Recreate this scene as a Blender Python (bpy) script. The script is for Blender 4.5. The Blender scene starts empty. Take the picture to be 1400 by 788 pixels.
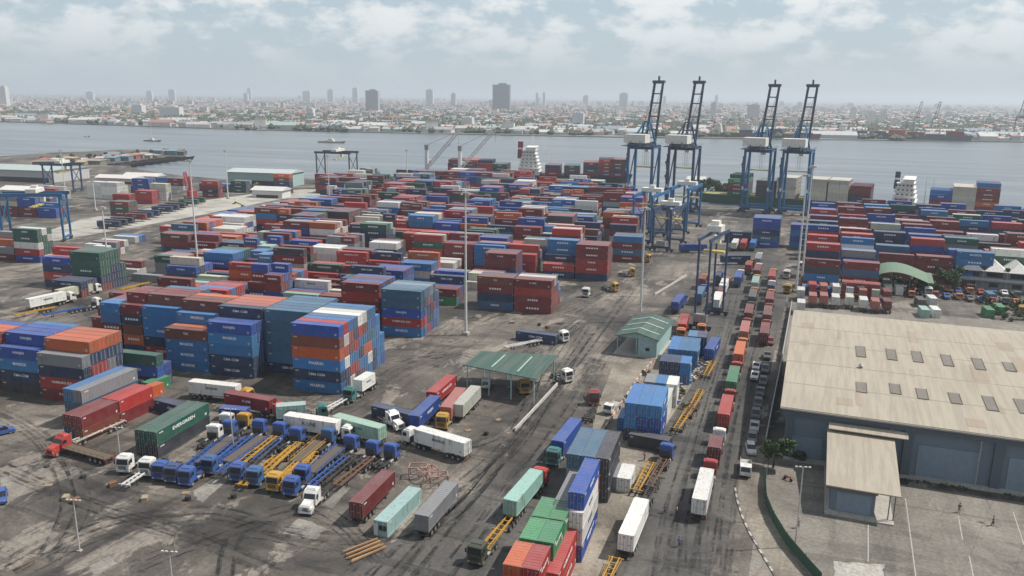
import bpy, math, random
from mathutils import Vector, Matrix
R = random.Random(11)
PI = math.pi
SC = bpy.context.scene
COL = SC.collection

# ------------------------------------------------------------ camera, sky, sun, exposure
F, H, PITCH, YAW, ROLL = 1100.0, 68.0, 13.4, 20.6, 0.6
_a, _b, _c = map(math.radians, (YAW, PITCH, ROLL))
_fw = Vector((-math.sin(_a)*math.cos(_b), math.cos(_a)*math.cos(_b), -math.sin(_b)))
_rt = Vector((math.cos(_a), math.sin(_a), 0)); _up = _rt.cross(_fw)
_r2 = _rt*math.cos(_c) + _up*math.sin(_c); _u2 = -_rt*math.sin(_c) + _up*math.cos(_c)
cd = bpy.data.cameras.new('camera'); cam = bpy.data.objects.new('camera', cd); COL.objects.link(cam)
m3 = Matrix((_r2, _u2, -_fw)).transposed()
cam.matrix_world = Matrix.Translation((0, 0, H)) @ m3.to_4x4()
cd.sensor_width = 36; cd.lens = F/1400*36; cd.clip_start = 1; cd.clip_end = 60000
SC.camera = cam
SUN_AZ, SUN_EL = math.radians(62), math.radians(54)      # azimuth clockwise from +Y
sd = Vector((math.sin(SUN_AZ)*math.cos(SUN_EL), math.cos(SUN_AZ)*math.cos(SUN_EL), math.sin(SUN_EL)))
sl = bpy.data.lights.new('sun', 'SUN'); so = bpy.data.objects.new('sun', sl); COL.objects.link(so)
sl.energy = 5.0; sl.angle = math.radians(0.8); sl.color = (1, .955, .89)
so.rotation_euler = sd.to_track_quat('Z', 'Y').to_euler()
W = bpy.data.worlds.new('World'); SC.world = W; W.use_nodes = True
nt = W.node_tree; nt.nodes.clear()
def N(nt, t, **k):
    n = nt.nodes.new(t)
    for a, b in k.items():
        if a.startswith('i_'): n.inputs[a[2:].replace('_', ' ')].default_value = b
        else: setattr(n, a, b)
    return n
def ramp(nt, pts, src=None):
    r = nt.nodes.new('ShaderNodeValToRGB'); e = r.color_ramp.elements
    while len(e) < len(pts): e.new(.5)
    for i, (p, c) in enumerate(pts):
        e[i].position = p; e[i].color = (c, c, c, 1) if isinstance(c, (int, float)) else (*c, 1)
    if src is not None: nt.links.new(src, r.inputs[0])
    return r
def mixc(nt, fac, a, b, mode='MIX'):
    m = nt.nodes.new('ShaderNodeMix'); m.data_type = 'RGBA'; m.blend_type = mode; m.clamp_factor = True
    for s, v in ((0, fac), (6, a), (7, b)):
        if hasattr(v, 'is_linked'): nt.links.new(v, m.inputs[s])
        elif isinstance(v, (int, float)): m.inputs[s].default_value = v
        else: m.inputs[s].default_value = (*v, 1)
    return m.outputs[2]
sky = N(nt, 'ShaderNodeTexSky', sky_type='NISHITA', sun_disc=False, sun_elevation=SUN_EL, sun_rotation=SUN_AZ,
        altitude=50, air_density=1.3, dust_density=4.0, ozone_density=1.0)
tc = N(nt, 'ShaderNodeTexCoord')
sep = N(nt, 'ShaderNodeSeparateXYZ'); nt.links.new(tc.outputs['Generated'], sep.inputs[0])
# clouds: project direction on a cloud deck so they flatten towards the horizon
mx = N(nt, 'ShaderNodeMath', operation='ADD'); nt.links.new(sep.outputs[2], mx.inputs[0]); mx.inputs[1].default_value = .10
dv = N(nt, 'ShaderNodeVectorMath', operation='SCALE')
inv = N(nt, 'ShaderNodeMath', operation='DIVIDE'); inv.inputs[0].default_value = 1.0; nt.links.new(mx.outputs[0], inv.inputs[1])
nt.links.new(tc.outputs['Generated'], dv.inputs[0]); nt.links.new(inv.outputs[0], dv.inputs[3])
mpw = N(nt, 'ShaderNodeMapping'); mpw.inputs['Scale'].default_value = (1.0, 1.0, 2.2); nt.links.new(tc.outputs['Generated'], mpw.inputs[0])
n1 = N(nt, 'ShaderNodeTexNoise', i_Scale=11.0, i_Detail=9.0, i_Roughness=.56); nt.links.new(mpw.outputs[0], n1.inputs['Vector'])
n2 = N(nt, 'ShaderNodeTexNoise', i_Scale=26.0, i_Detail=6.0, i_Roughness=.6); nt.links.new(mpw.outputs[0], n2.inputs['Vector'])
ad = N(nt, 'ShaderNodeMath', operation='MULTIPLY_ADD'); ad.inputs[1].default_value = .45
nt.links.new(n2.outputs[0], ad.inputs[0]); nt.links.new(n1.outputs[0], ad.inputs[2])
cm = ramp(nt, [(.67, 0.0), (.72, .35), (.79, .85), (.90, 1.0)], ad.outputs[0])
hz = ramp(nt, [(.0, 0.0), (.03, .12), (.07, .7), (.11, 1.0)], sep.outputs[2])
mm = N(nt, 'ShaderNodeMath', operation='MULTIPLY'); nt.links.new(cm.outputs[0], mm.inputs[0]); nt.links.new(hz.outputs[0], mm.inputs[1])
veil = ramp(nt, [(0.0, (5.6, 6.3, 6.85)), (.07, (5.1, 6.2, 6.95)), (.16, (4.6, 5.9, 7.1)), (.40, (1.9, 2.8, 4.4)), (1.0, (1.0, 1.7, 3.1))], sep.outputs[2])
base = mixc(nt, .82, sky.outputs[0], veil.outputs[0])
cl = mixc(nt, mm.outputs[0], base, (8.2, 8.4, 8.4))
bg = N(nt, 'ShaderNodeBackground'); bg.inputs['Strength'].default_value = .10
nt.links.new(cl, bg.inputs[0]); wo = N(nt, 'ShaderNodeOutputWorld'); nt.links.new(bg.outputs[0], wo.inputs[0])
SC.view_settings.view_transform = 'Standard'; SC.view_settings.look = 'None'
SC.view_settings.exposure = 0.10; SC.view_settings.gamma = 1.0
try:
    SC.cycles.volume_bounces = 0; SC.cycles.max_bounces = 5; SC.cycles.transparent_max_bounces = 8
except Exception: pass

# ------------------------------------------------------------ helpers
def G(x, y, z=0.0):
    """world point at height z seen at photo pixel (x, y)"""
    d = _r2*((x-700)/F) + _u2*(-(y-394)/F) + _fw
    t = (z-H)/d.z
    return Vector((d.x*t, d.y*t, z))
def lookat_px(v):
    v = Vector(v) - Vector((0, 0, H)); w = v.dot(_fw)
    if w < 1: return (-9999, -9999, w)
    return (700+F*v.dot(_r2)/w, 394-F*v.dot(_u2)/w, w)
class MB:
    def __init__(s): s.v = []; s.f = []; s.m = []; s.c = []; s.mi = 0; s.col = (1, 1, 1)
    def add(s, vs, fs):
        o = len(s.v); s.v += [tuple(x) for x in vs]
        for f in fs: s.f.append([i+o for i in f]); s.m.append(s.mi); s.c.append(s.col)
        return s
    def box(s, c, d, rz=0.0, top=(1, 1)):
        x, y, z = c; a, b, h = d[0]/2, d[1]/2, d[2]; cs, sn = math.cos(rz), math.sin(rz); vs = []
        for zz, k in ((z, (1, 1)), (z+h, top)):
            for px, py in ((-a, -b), (a, -b), (a, b), (-a, b)):
                px *= k[0]; py *= k[1]; vs.append((x+px*cs-py*sn, y+px*sn+py*cs, zz))
        return s.add(vs, [(3, 2, 1, 0), (4, 5, 6, 7), (0, 1, 5, 4), (1, 2, 6, 5), (2, 3, 7, 6), (3, 0, 4, 7)])
    def b2(s, p, q): return s.box(((p[0]+q[0])/2, (p[1]+q[1])/2, min(p[2], q[2])), (abs(p[0]-q[0]), abs(p[1]-q[1]), abs(p[2]-q[2])))
    def bar(s, p, q, w, h=None):
        h = h or w; p, q = Vector(p), Vector(q); d = (q-p)
        if d.length < 1e-6: return s
        d.normalize(); up = Vector((0, 0, 1)) if abs(d.z) < .95 else Vector((1, 0, 0))
        sx = d.cross(up).normalized()*w/2; sy = sx.cross(d).normalized()*h/2
        vs = [p-sx-sy, p+sx-sy, p+sx+sy, p-sx+sy, q-sx-sy, q+sx-sy, q+sx+sy, q-sx+sy]
        return s.add(vs, [(3, 2, 1, 0), (4, 5, 6, 7), (0, 1, 5, 4), (1, 2, 6, 5), (2, 3, 7, 6), (3, 0, 4, 7)])
    def cyl(s, p, q, r, r2=None, n=10):
        r2 = r if r2 is None else r2; p, q = Vector(p), Vector(q); d = (q-p).normalized()
        up = Vector((0, 0, 1)) if abs(d.z) < .95 else Vector((1, 0, 0)); a = d.cross(up).normalized(); b = a.cross(d)
        vs = [p+(a*math.cos(t)+b*math.sin(t))*r for t in [2*PI*i/n for i in range(n)]]
        vs += [q+(a*math.cos(t)+b*math.sin(t))*r2 for t in [2*PI*i/n for i in range(n)]]
        return s.add(vs, [(i, (i+1) % n, (i+1) % n+n, i+n) for i in range(n)] + [tuple(range(n-1, -1, -1)), tuple(range(n, 2*n))])
    def prism(s, pts, y0, y1):                        # outline in xz, extruded along y
        n = len(pts); vs = [(x, y0, z) for x, z in pts] + [(x, y1, z) for x, z in pts]
        return s.add(vs, [(i, (i+1) % n, (i+1) % n+n, i+n) for i in range(n)] + [tuple(range(n-1, -1, -1)), tuple(range(n, 2*n))])
    def poly(s, pts, z0, z1):                          # outline in xy, extruded along z
        n = len(pts); vs = [(p[0], p[1], z0) for p in pts] + [(p[0], p[1], z1) for p in pts]
        return s.add(vs, [(i, (i+1) % n, (i+1) % n+n, i+n) for i in range(n)] + [tuple(range(n-1, -1, -1)), tuple(range(n, 2*n))])
    def sheet(s, pts, z): return s.add([(p[0], p[1], z) for p in pts], [tuple(range(len(pts)))])
    def mesh(s, name, mats, colors=False, smooth=False):
        me = bpy.data.meshes.new(name); me.from_pydata(s.v, [], s.f)
        for m in mats: me.materials.append(m)
        if len(mats) > 1: me.polygons.foreach_set('material_index', s.m)
        if colors:
            at = me.color_attributes.new('paint', 'FLOAT_COLOR', 'CORNER'); buf = []
            for f, c in zip(s.f, s.c): buf += list((*c, 1))*len(f)
            at.data.foreach_set('color', buf)
        if smooth: me.polygons.foreach_set('use_smooth', [True]*len(s.f))
        me.update(); return me
def link(name, me, parent=None, loc=None, rz=None, color=None):
    o = bpy.data.objects.new(name, me); COL.objects.link(o)
    if parent: o.parent = parent
    if loc is not None: o.location = loc
    if rz is not None: o.rotation_euler = (0, 0, rz)
    if color is not None: o.color = (*color, 1)
    return o
def tag(o, label=None, cat=None, group=None, kind=None):
    if label: o['label'] = ' '.join(label.split()[:16]).rstrip(',')
    if cat: o['category'] = cat
    if group: o['group'] = group
    if kind: o['kind'] = kind
    return o
def empty(name, loc, rz=0.0, label=None, cat=None, group=None):
    o = link(name, None, None, loc, rz); o.empty_display_size = .5; return tag(o, label, cat, group)
def kids(o): return KIDS.get(o.name, [])
KIDS = {}
def child(parent, name, me, color=None, loc=None, rz=None):
    o = link(name, me, parent, loc, rz, color); KIDS.setdefault(parent.name, []).append(o); return o
def clone(o, parent=None, loc=None, rz=None, color=None, label=None):
    c = o.copy(); COL.objects.link(c); c.parent = parent
    if loc is not None: c.location = loc
    if rz is not None: c.rotation_euler = (0, 0, rz)
    if label: c['label'] = label
    for k in kids(o):
        kc = clone(k, c); KIDS.setdefault(c.name, []).append(kc)
    return c

# ------------------------------------------------------------ materials
_M = {}
def newmat(name):
    m = bpy.data.materials.new(name); m.use_nodes = True; m.node_tree.nodes.clear(); n = m.node_tree
    b = N(n, 'ShaderNodeBsdfPrincipled'); o = N(n, 'ShaderNodeOutputMaterial'); n.links.new(b.outputs[0], o.inputs[0])
    return m, n, b
def noise(n, scale, detail=4, rough=.6, coord='Object', mapping=None, dist=0.0):
    t = N(n, 'ShaderNodeTexCoord'); x = N(n, 'ShaderNodeTexNoise', i_Scale=scale, i_Detail=detail, i_Roughness=rough, i_Distortion=dist)
    src = t.outputs[coord]
    if mapping:
        mp = N(n, 'ShaderNodeMapping'); mp.inputs['Scale'].default_value = mapping[0]
        if len(mapping) > 1: mp.inputs['Rotation'].default_value = (0, 0, mapping[1])
        n.links.new(src, mp.inputs[0]); src = mp.outputs[0]
    n.links.new(src, x.inputs['Vector']); return x.outputs[0]
def mat(c, rough=.55, metal=0.0, dirt=.25, key=None):
    k = (tuple(round(x, 3) for x in c), rough, metal, dirt)
    if k in _M: return _M[k]
    m, n, b = newmat('painted_surface'); ns = noise(n, 1.3, 5)
    d = ramp(n, [(.42, 0.0), (.72, 1.0)], ns)
    f = N(n, 'ShaderNodeMath', operation='MULTIPLY'); n.links.new(d.outputs[0], f.inputs[0]); f.inputs[1].default_value = dirt
    n.links.new(mixc(n, f.outputs[0], c, (.10, .085, .07)), b.inputs['Base Color'])
    b.inputs['Roughness'].default_value = rough; b.inputs['Metallic'].default_value = metal
    _M[k] = m; return m
def paint_mat(attr=None):
    m, n, b = newmat('container_paint')
    if attr: s = N(n, 'ShaderNodeVertexColor', layer_name=attr).outputs[0]
    else: s = N(n, 'ShaderNodeObjectInfo').outputs['Color']
    # wear and fade patches, rust streaks running down, dust lying on the roofs
    nw = ramp(n, [(.35, 0.0), (.75, .25)], noise(n, .35 if attr else .55, 5, .65))
    faded = mixc(n, nw.outputs[0], s, mixc(n, .45, s, (.35, .33, .31)))
    oi = N(n, 'ShaderNodeObjectInfo'); tcp = N(n, 'ShaderNodeTexCoord'); va = N(n, 'ShaderNodeVectorMath', operation='MULTIPLY_ADD'); n.links.new(oi.outputs['Random'], va.inputs[0]); va.inputs[1].default_value = (37, 53, 11); n.links.new(tcp.outputs['Object'], va.inputs[2])
    mpp = N(n, 'ShaderNodeMapping'); mpp.inputs['Scale'].default_value = (1.6, 1.6, .22); n.links.new(va.outputs[0], mpp.inputs[0]); nr_ = N(n, 'ShaderNodeTexNoise', i_Scale=1.1, i_Detail=7.0, i_Roughness=.72); n.links.new(mpp.outputs[0], nr_.inputs['Vector'])
    rs = ramp(n, [(.55, 0.0), (.66, .7)], nr_.outputs[0])
    rusted = mixc(n, rs.outputs[0], faded, (.13, .06, .035))
    g = N(n, 'ShaderNodeNewGeometry'); sp = N(n, 'ShaderNodeSeparateXYZ'); n.links.new(g.outputs['Normal'], sp.inputs[0])
    du = ramp(n, [(.5, 0.0), (.9, 1.0)], sp.outputs[2])
    dn = ramp(n, [(.3, .10), (.7, .36)], noise(n, .6, 5, .65, mapping=((.35, 1.5, 1),)))
    f = N(n, 'ShaderNodeMath', operation='MULTIPLY'); n.links.new(du.outputs[0], f.inputs[0]); n.links.new(dn.outputs[0], f.inputs[1])
    n.links.new(mixc(n, f.outputs[0], rusted, (.27, .25, .24)), b.inputs['Base Color'])
    b.inputs['Roughness'].default_value = .48; return m
PAINT = paint_mat(); PAINTV = paint_mat('paint')
def vmat(name, rough=.7):
    m, n, b = newmat(name); s = N(n, 'ShaderNodeVertexColor', layer_name='paint').outputs[0]
    d = ramp(n, [(.4, 0.0), (.8, .35)], noise(n, .15, 4)); n.links.new(mixc(n, d.outputs[0], s, (.14, .13, .12)), b.inputs['Base Color'])
    b.inputs['Roughness'].default_value = rough; return m
VC = vmat('weathered_surface')
TYRE = mat((.018, .018, .018), .85, 0, .35); STEEL = mat((.32, .32, .31), .45, .4, .3); GLASS = mat((.015, .02, .025), .12, 0, .1)
BLACK = mat((.03, .03, .032), .6, 0, .4); WHITE = mat((.72, .72, .70), .45, 0, .15); LAMP = mat((.45, .45, .42), .15, 0, .05)
LETTER = mat((.78, .78, .76), .6, 0, .1); LETTERD = mat((.03, .09, .13), .6, 0, .1); CONC = mat((.36, .34, .30), .9, 0, .4)
RUST = mat((.16, .075, .04), .85, 0, .4)

def ground_mat(name, lo, mid, hi, s=.02, streak=0.0, rot=0.0, patches=.5, tint=(.20, .13, .08)):
    m, n, b = newmat(name)
    big = noise(n, s, 8, .68, dist=.5); fine = noise(n, 1.6, 6, .75)
    c = ramp(n, [(.36, lo), (.5, mid), (.66, hi)], big).outputs[0]
    # pale worn slabs where the tar has gone, ragged at the edge
    p = ramp(n, [(.55, 0.0), (.58, patches), (1, patches)], noise(n, .085, 8, .72, mapping=((1.0, .55, 1), rot+.5), dist=.4)); c = mixc(n, p.outputs[0], c, [x*1.45 for x in hi])
    # tyre-polished streaks and spilt oil
    st = ramp(n, [(.36, .50), (.48, .95), (.58, 1.0), (.70, 1.35)], noise(n, .22, 8, .70, mapping=((1.0, .09, 1), rot), dist=.2)); c = mixc(n, streak, c, st.outputs[0], 'MULTIPLY')
    st2 = ramp(n, [(.40, .45), (.46, 1.0), (.62, 1.0), (.72, 1.3)], noise(n, .16, 8, .66, mapping=((.16, 1.0, 1), rot+.35), dist=1.0)); c = mixc(n, streak*.8, c, st2.outputs[0], 'MULTIPLY')
    ff = ramp(n, [(.3, .60), (.5, 1.0), (.7, 1.45)], fine); c = mixc(n, .9, c, ff.outputs[0], 'MULTIPLY')
    q = ramp(n, [(.64, 0.0), (.72, .4)], noise(n, .14, 6, .6)); c = mixc(n, q.outputs[0], c, tint)
    o = ramp(n, [(.30, .85), (.37, 0.0)], noise(n, .19, 6, .65, dist=.8)); c = mixc(n, o.outputs[0], c, [x*.45 for x in lo])
    o2 = ramp(n, [(.29, .8), (.33, 0.0)], noise(n, .8, 4, .6)); c = mixc(n, o2.outputs[0], c, [x*.5 for x in lo])
    # faint slab joints
    t = N(n, 'ShaderNodeTexCoord'); br = N(n, 'ShaderNodeTexBrick', offset=0.0, i_Scale=1.0); br.inputs['Brick Width'].default_value = 6.0; br.inputs['Row Height'].default_value = 5.0; br.inputs['Mortar Size'].default_value = .07
    br.inputs['Color1'].default_value = (1, 1, 1, 1); br.inputs['Color2'].default_value = (.88, .88, .88, 1); br.inputs['Mortar'].default_value = (.6, .6, .6, 1)
    mp = N(n, 'ShaderNodeMapping'); mp.inputs['Rotation'].default_value = (0, 0, rot); n.links.new(t.outputs['Object'], mp.inputs[0]); n.links.new(mp.outputs[0], br.inputs['Vector']); c = mixc(n, .6, c, br.outputs[0], 'MULTIPLY')
    n.links.new(c, b.inputs['Base Color']); rg = ramp(n, [(.30, .38), (.40, .82)], noise(n, .19, 6, .65, dist=.8)); n.links.new(rg.outputs[0], b.inputs['Roughness'])
    bp = N(n, 'ShaderNodeBump'); bp.inputs['Strength'].default_value = .3; bp.inputs['Distance'].default_value = .04
    n.links.new(fine, bp.inputs['Height']); n.links.new(bp.outputs[0], b.inputs['Normal'])
    return m
YARD = ground_mat('yard_ground', (.030, .0275, .025), (.085, .072, .060), (.20, .175, .145), .030, 1.0, .10, .6)
ROAD = ground_mat('road_asphalt', (.044, .042, .040), (.074, .069, .063), (.12, .110, .095), .03, 1.0, 0.0, .12)
APRON = ground_mat('apron_concrete', (.12, .108, .090), (.17, .153, .128), (.215, .195, .165), .03, .6, .3, .2)
PALE = ground_mat('pale_concrete', (.26, .245, .21), (.36, .34, .30), (.44, .42, .37), .03, .6, 1.3, .1)
DIRT = ground_mat('dirt_verge', (.10, .085, .065), (.19, .165, .13), (.27, .24, .19), .06, .3, 0, .3)

# ------------------------------------------------------------ ground, water, far land
def P2(lst, z=0): return [G(x, y, z) for x, y in lst]
shore = P2([(-900, 232), (-300, 218), (0, 214), (70, 209), (140, 206), (190, 204), (246, 209), (255, 214), (205, 220), (170, 229), (230, 238), (310, 246), (440, 244),
            (560, 239), (700, 242), (862, 246), (872, 274), (960, 281), (1110, 289), (1240, 297), (1400, 309), (1700, 352), (2300, 460)])
b_ = MB(); pts = [(p.x, p.y) for p in shore] + [(900, -100), (300, -400), (-900, -400), (-1800, 100)]
b_.poly(pts[::-1], -3.0, 0.0); g = link('ground', b_.mesh('ground', [YARD])); tag(g, kind='structure')
m, n, b = newmat('river_water')
b.inputs['Roughness'].default_value = .28; b.inputs['IOR'].default_value = 1.33
wn = noise(n, .012, 6, .6, mapping=((.22, 3.2, 1), -.1)); r_ = ramp(n, [(.36, (.085, .105, .12)), (.5, (.13, .15, .165)), (.64, (.20, .215, .225))], wn); n.links.new(r_.outputs[0], b.inputs['Base Color'])
bp = N(n, 'ShaderNodeBump'); bp.inputs['Strength'].default_value = .9; bp.inputs['Distance'].default_value = .5
n.links.new(noise(n, .12, 8, .7, mapping=((.6, 1.4, 1), -.2)), bp.inputs['Height']); n.links.new(bp.outputs[0], b.inputs['Normal'])
b_ = MB().sheet([(-4500, -600), (4500, -600), (4500, 3000), (-4500, 3000)], -1.6); tag(link('water', b_.mesh('water', [m])), kind='structure')
m, n, b = newmat('far_land_ground'); r_ = ramp(n, [(.35, (.05, .065, .04)), (.5, (.09, .10, .07)), (.65, (.22, .21, .18))], noise(n, .006, 8, .65)); n.links.new(r_.outputs[0], b.inputs['Base Color']); b.inputs['Roughness'].default_value = .9
fs = P2([(-500, 159), (0, 166), (80, 168.5), (200, 172.5), (350, 177.5), (700, 184.5), (860, 187.5), (1000, 189), (1180, 191), (1400, 194), (1800, 202)])
ft = [(p.x, p.y) for p in fs]
b_ = MB(); b_.poly(([(-6000, ft[0][1])] + ft + [(7000, ft[-1][1]), (16000, 14000), (0, 26000), (-26000, 14000)]), -2.0, -.2)
tag(link('far_bank_land', b_.mesh('far_bank_land', [m])), kind='structure')

def road(name, px, m, z, world=False):
    b_ = MB().sheet([(p.x, p.y) for p in P2(px)] if not world else px, z); return tag(link(name, b_.mesh(name, [m])), kind='structure')
road('yard_lane', [(40, -60), (-52, -60), (-52, 140), (-48, 260), (-36, 380), (-20, 450), (40, 450)], ROAD, .006, True) if False else None
road('access_road', [(-45, 40), (-20, 40), (-20, 40), (-9.0, 112), (-7.4, 128), (-6.2, 290), (-30, 520), (-42, 520), (-34, 340), (-30, 200), (-58, 95), (-75, 40)][::1], ROAD, .010, True)
road('warehouse_apron', [(-2.0, 40), (-2.0, 80), (-4.0, 104), (-4.4, 151), (130, 151), (130, 40)], APRON, .008, True)
road('lorry_park_ground', [(-4, 205), (120, 205), (120, 286), (-4, 286)], APRON, .008, True)
road('pale_roadway', [(20, 339), (120, 322), (245, 300), (385, 272), (372, 262), (240, 279), (110, 300), (60, 318)], PALE, .010)
road('pale_roadway', [(385, 272), (450, 268), (450, 258), (350, 262), (372, 262)], PALE, .012)
road('dirt_median', [(705, 788), (745, 712), (800, 640), (815, 560), (838, 500), (900, 492), (935, 470), (960, 470), (950, 520), (905, 590), (880, 660), (850, 730), (830, 788)], DIRT, .014)
road('dirt_median', [(930, 640), (925, 620), (980, 500), (1000, 440), (975, 450), (950, 520), (905, 590), (880, 660), (900, 660)], DIRT, .012) if False else None
# pale worn concrete slabs set into the yard
for q in [[(385, 730), (408, 708), (448, 722), (430, 738)], [(262, 672), (300, 650), (320, 648), (275, 690)], [(172, 741), (198, 734), (200, 739), (178, 750)], [(48, 737), (78, 727), (80, 733), (56, 744)],
          [(120, 775), (150, 760), (160, 770), (130, 786)], [(0, 655), (30, 645), (32, 655), (0, 672)], 
          [(440, 690), (470, 665), (478, 668), (450, 700)], [(1140, 768), (1208, 772), (1206, 795), (1142, 795)]]:
    pts_ = P2(q); cx = sum(p.x for p in pts_)/len(pts_); cy = sum(p.y for p in pts_)/len(pts_); out = []
    for i, p in enumerate(pts_):
        r2 = pts_[(i+1) % len(pts_)]
        for t in range(6):
            v = p.lerp(r2, t/6); k = 1+R.uniform(-.12, .08); out.append((cx+(v.x-cx)*k, cy+(v.y-cy)*k))
    b_ = MB().sheet(out, .018); tag(link('concrete_patch', b_.mesh('concrete_patch', [PALE if q[0][0] > 1100 else ground_mat('worn_slab', (.14, .13, .115), (.20, .185, .16), (.27, .25, .22), .1, .5, .2, .1)])), kind='structure')
m, n, b = newmat('tyre_mark_rubber'); b.inputs['Base Color'].default_value = (.022, .021, .020, 1); b.inputs['Roughness'].default_value = .7
tr_ = N(n, 'ShaderNodeBsdfTransparent'); ms = N(n, 'ShaderNodeMixShader'); fr_ = ramp(n, [(.42, 0.0), (.64, .55)], noise(n, .35, 7, .7)); n.links.new(fr_.outputs[0], ms.inputs[0]); n.links.new(tr_.outputs[0], ms.inputs[1]); n.links.new(b.outputs[0], ms.inputs[2])
n.links.new(ms.outputs[0], [x for x in n.nodes if x.type == 'OUTPUT_MATERIAL'][0].inputs[0]); RUB = m; RT = random.Random(21)
def marks(px, w_=.42):
    pp = [G(*p) for p in px]; cr = []
    for i in range(len(pp)-1):                          # Catmull-Rom through the points
        p0, p1, p2, p3 = pp[max(0, i-1)], pp[i], pp[i+1], pp[min(len(pp)-1, i+2)]
        for k in range(10):
            t = k/10; cr.append(.5*((2*p1)+(p2-p0)*t+(2*p0-5*p1+4*p2-p3)*t*t+(3*p1-p0-3*p2+p3)*t*t*t))
    b_ = MB()
    for off in (-1.05, 1.05):
        vs = []
        for i, p in enumerate(cr):
            d = (cr[min(i+1, len(cr)-1)]-cr[max(0, i-1)]).normalized(); nn = Vector((-d.y, d.x, 0)); vs += [p+nn*(off-w_/2), p+nn*(off+w_/2)]
        z = .026+RT.random()*.012; b_.add([(v.x, v.y, z) for v in vs], [(2*i, 2*i+1, 2*i+3, 2*i+2) for i in range(len(cr)-1)])
    tag(link('tyre_marks', b_.mesh('tyre_marks', [RUB])), kind='structure')
for base in [[(560, 788), (640, 690), (720, 590), (800, 490), (870, 400), (910, 340)], [(600, 800), (690, 680), (760, 590), (830, 480)], [(500, 788), (590, 700), (690, 610), (740, 540), (800, 440)], [(300, 800), (330, 730), (470, 745), (600, 720), (680, 640)], [(0, 640), (120, 690), (230, 720), (380, 780)],
             [(20, 780), (150, 720), (300, 700), (420, 740)], [(0, 560), (60, 600), (100, 680), (60, 770)], [(950, 780), (960, 700), (985, 600), (1010, 500), (1040, 400)], [(980, 800), (990, 700), (1003, 600), (1030, 480)], [(910, 790), (925, 700), (955, 600), (990, 480), (1015, 400)],
             [(540, 490), (620, 480), (700, 490), (790, 430)], [(380, 540), (460, 560), (560, 500), (640, 470)], [(640, 620), (720, 580), (770, 470), (830, 420)], [(180, 780), (260, 745), (420, 700), (520, 780)], [(90, 470), (140, 440), (100, 410), (30, 450)], [(590, 470), (650, 440), (760, 430), (850, 380)]]:
    for k in range(3): ox, oy = RT.uniform(-14, 14), RT.uniform(-9, 9); marks([(x+ox+RT.uniform(-5, 5), y+oy+RT.uniform(-3, 3)) for x, y in base], RT.uniform(.3, .6))
# apron joint lines
for a, c in [((1187, 717), (1187, 768)), ((1238, 682), (1252, 788)), ((1310, 705), (1316, 738)), ((1385, 700), (1400, 745)), ((1325, 760), (1332, 795))]:
    p, q = G(*a), G(*c); b_ = MB().bar((p.x, p.y, .02), (q.x, q.y, .02), .16, .012); tag(link('painted_line', b_.mesh('painted_line', [mat((.36, .35, .32), .8, 0, .5)])), kind='structure')
# kerb curving past the parked cars, painted black and white
kp = [G(*p) for p in [(1005, 668), (1008, 685), (1014, 705), (1024, 728), (1038, 752), (1056, 782), (1066, 800)]]
b_ = MB()
k_ = 0
for p, q in zip(kp, kp[1:]):
    L = (q-p).length; nn = max(1, int(L/1.1))
    for i in range(nn):
        b_.mi = k_ % 2; k_ += 1; a, c = p.lerp(q, i/nn), p.lerp(q, (i+1)/nn); b_.bar((a.x, a.y, .08), (c.x, c.y, .08), .32, .16)
tag(link('kerb', b_.mesh('kerb', [mat((.40, .38, .35), .8, 0, .6), mat((.10, .085, .075), .8)])), kind='structure')
road('verge', [(1006, 668), (1015, 705), (1039, 752), (1066, 800), (1108, 800), (1068, 735), (1048, 690), (1042, 640), (1046, 610), (1016, 612)], DIRT, .022)

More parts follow.
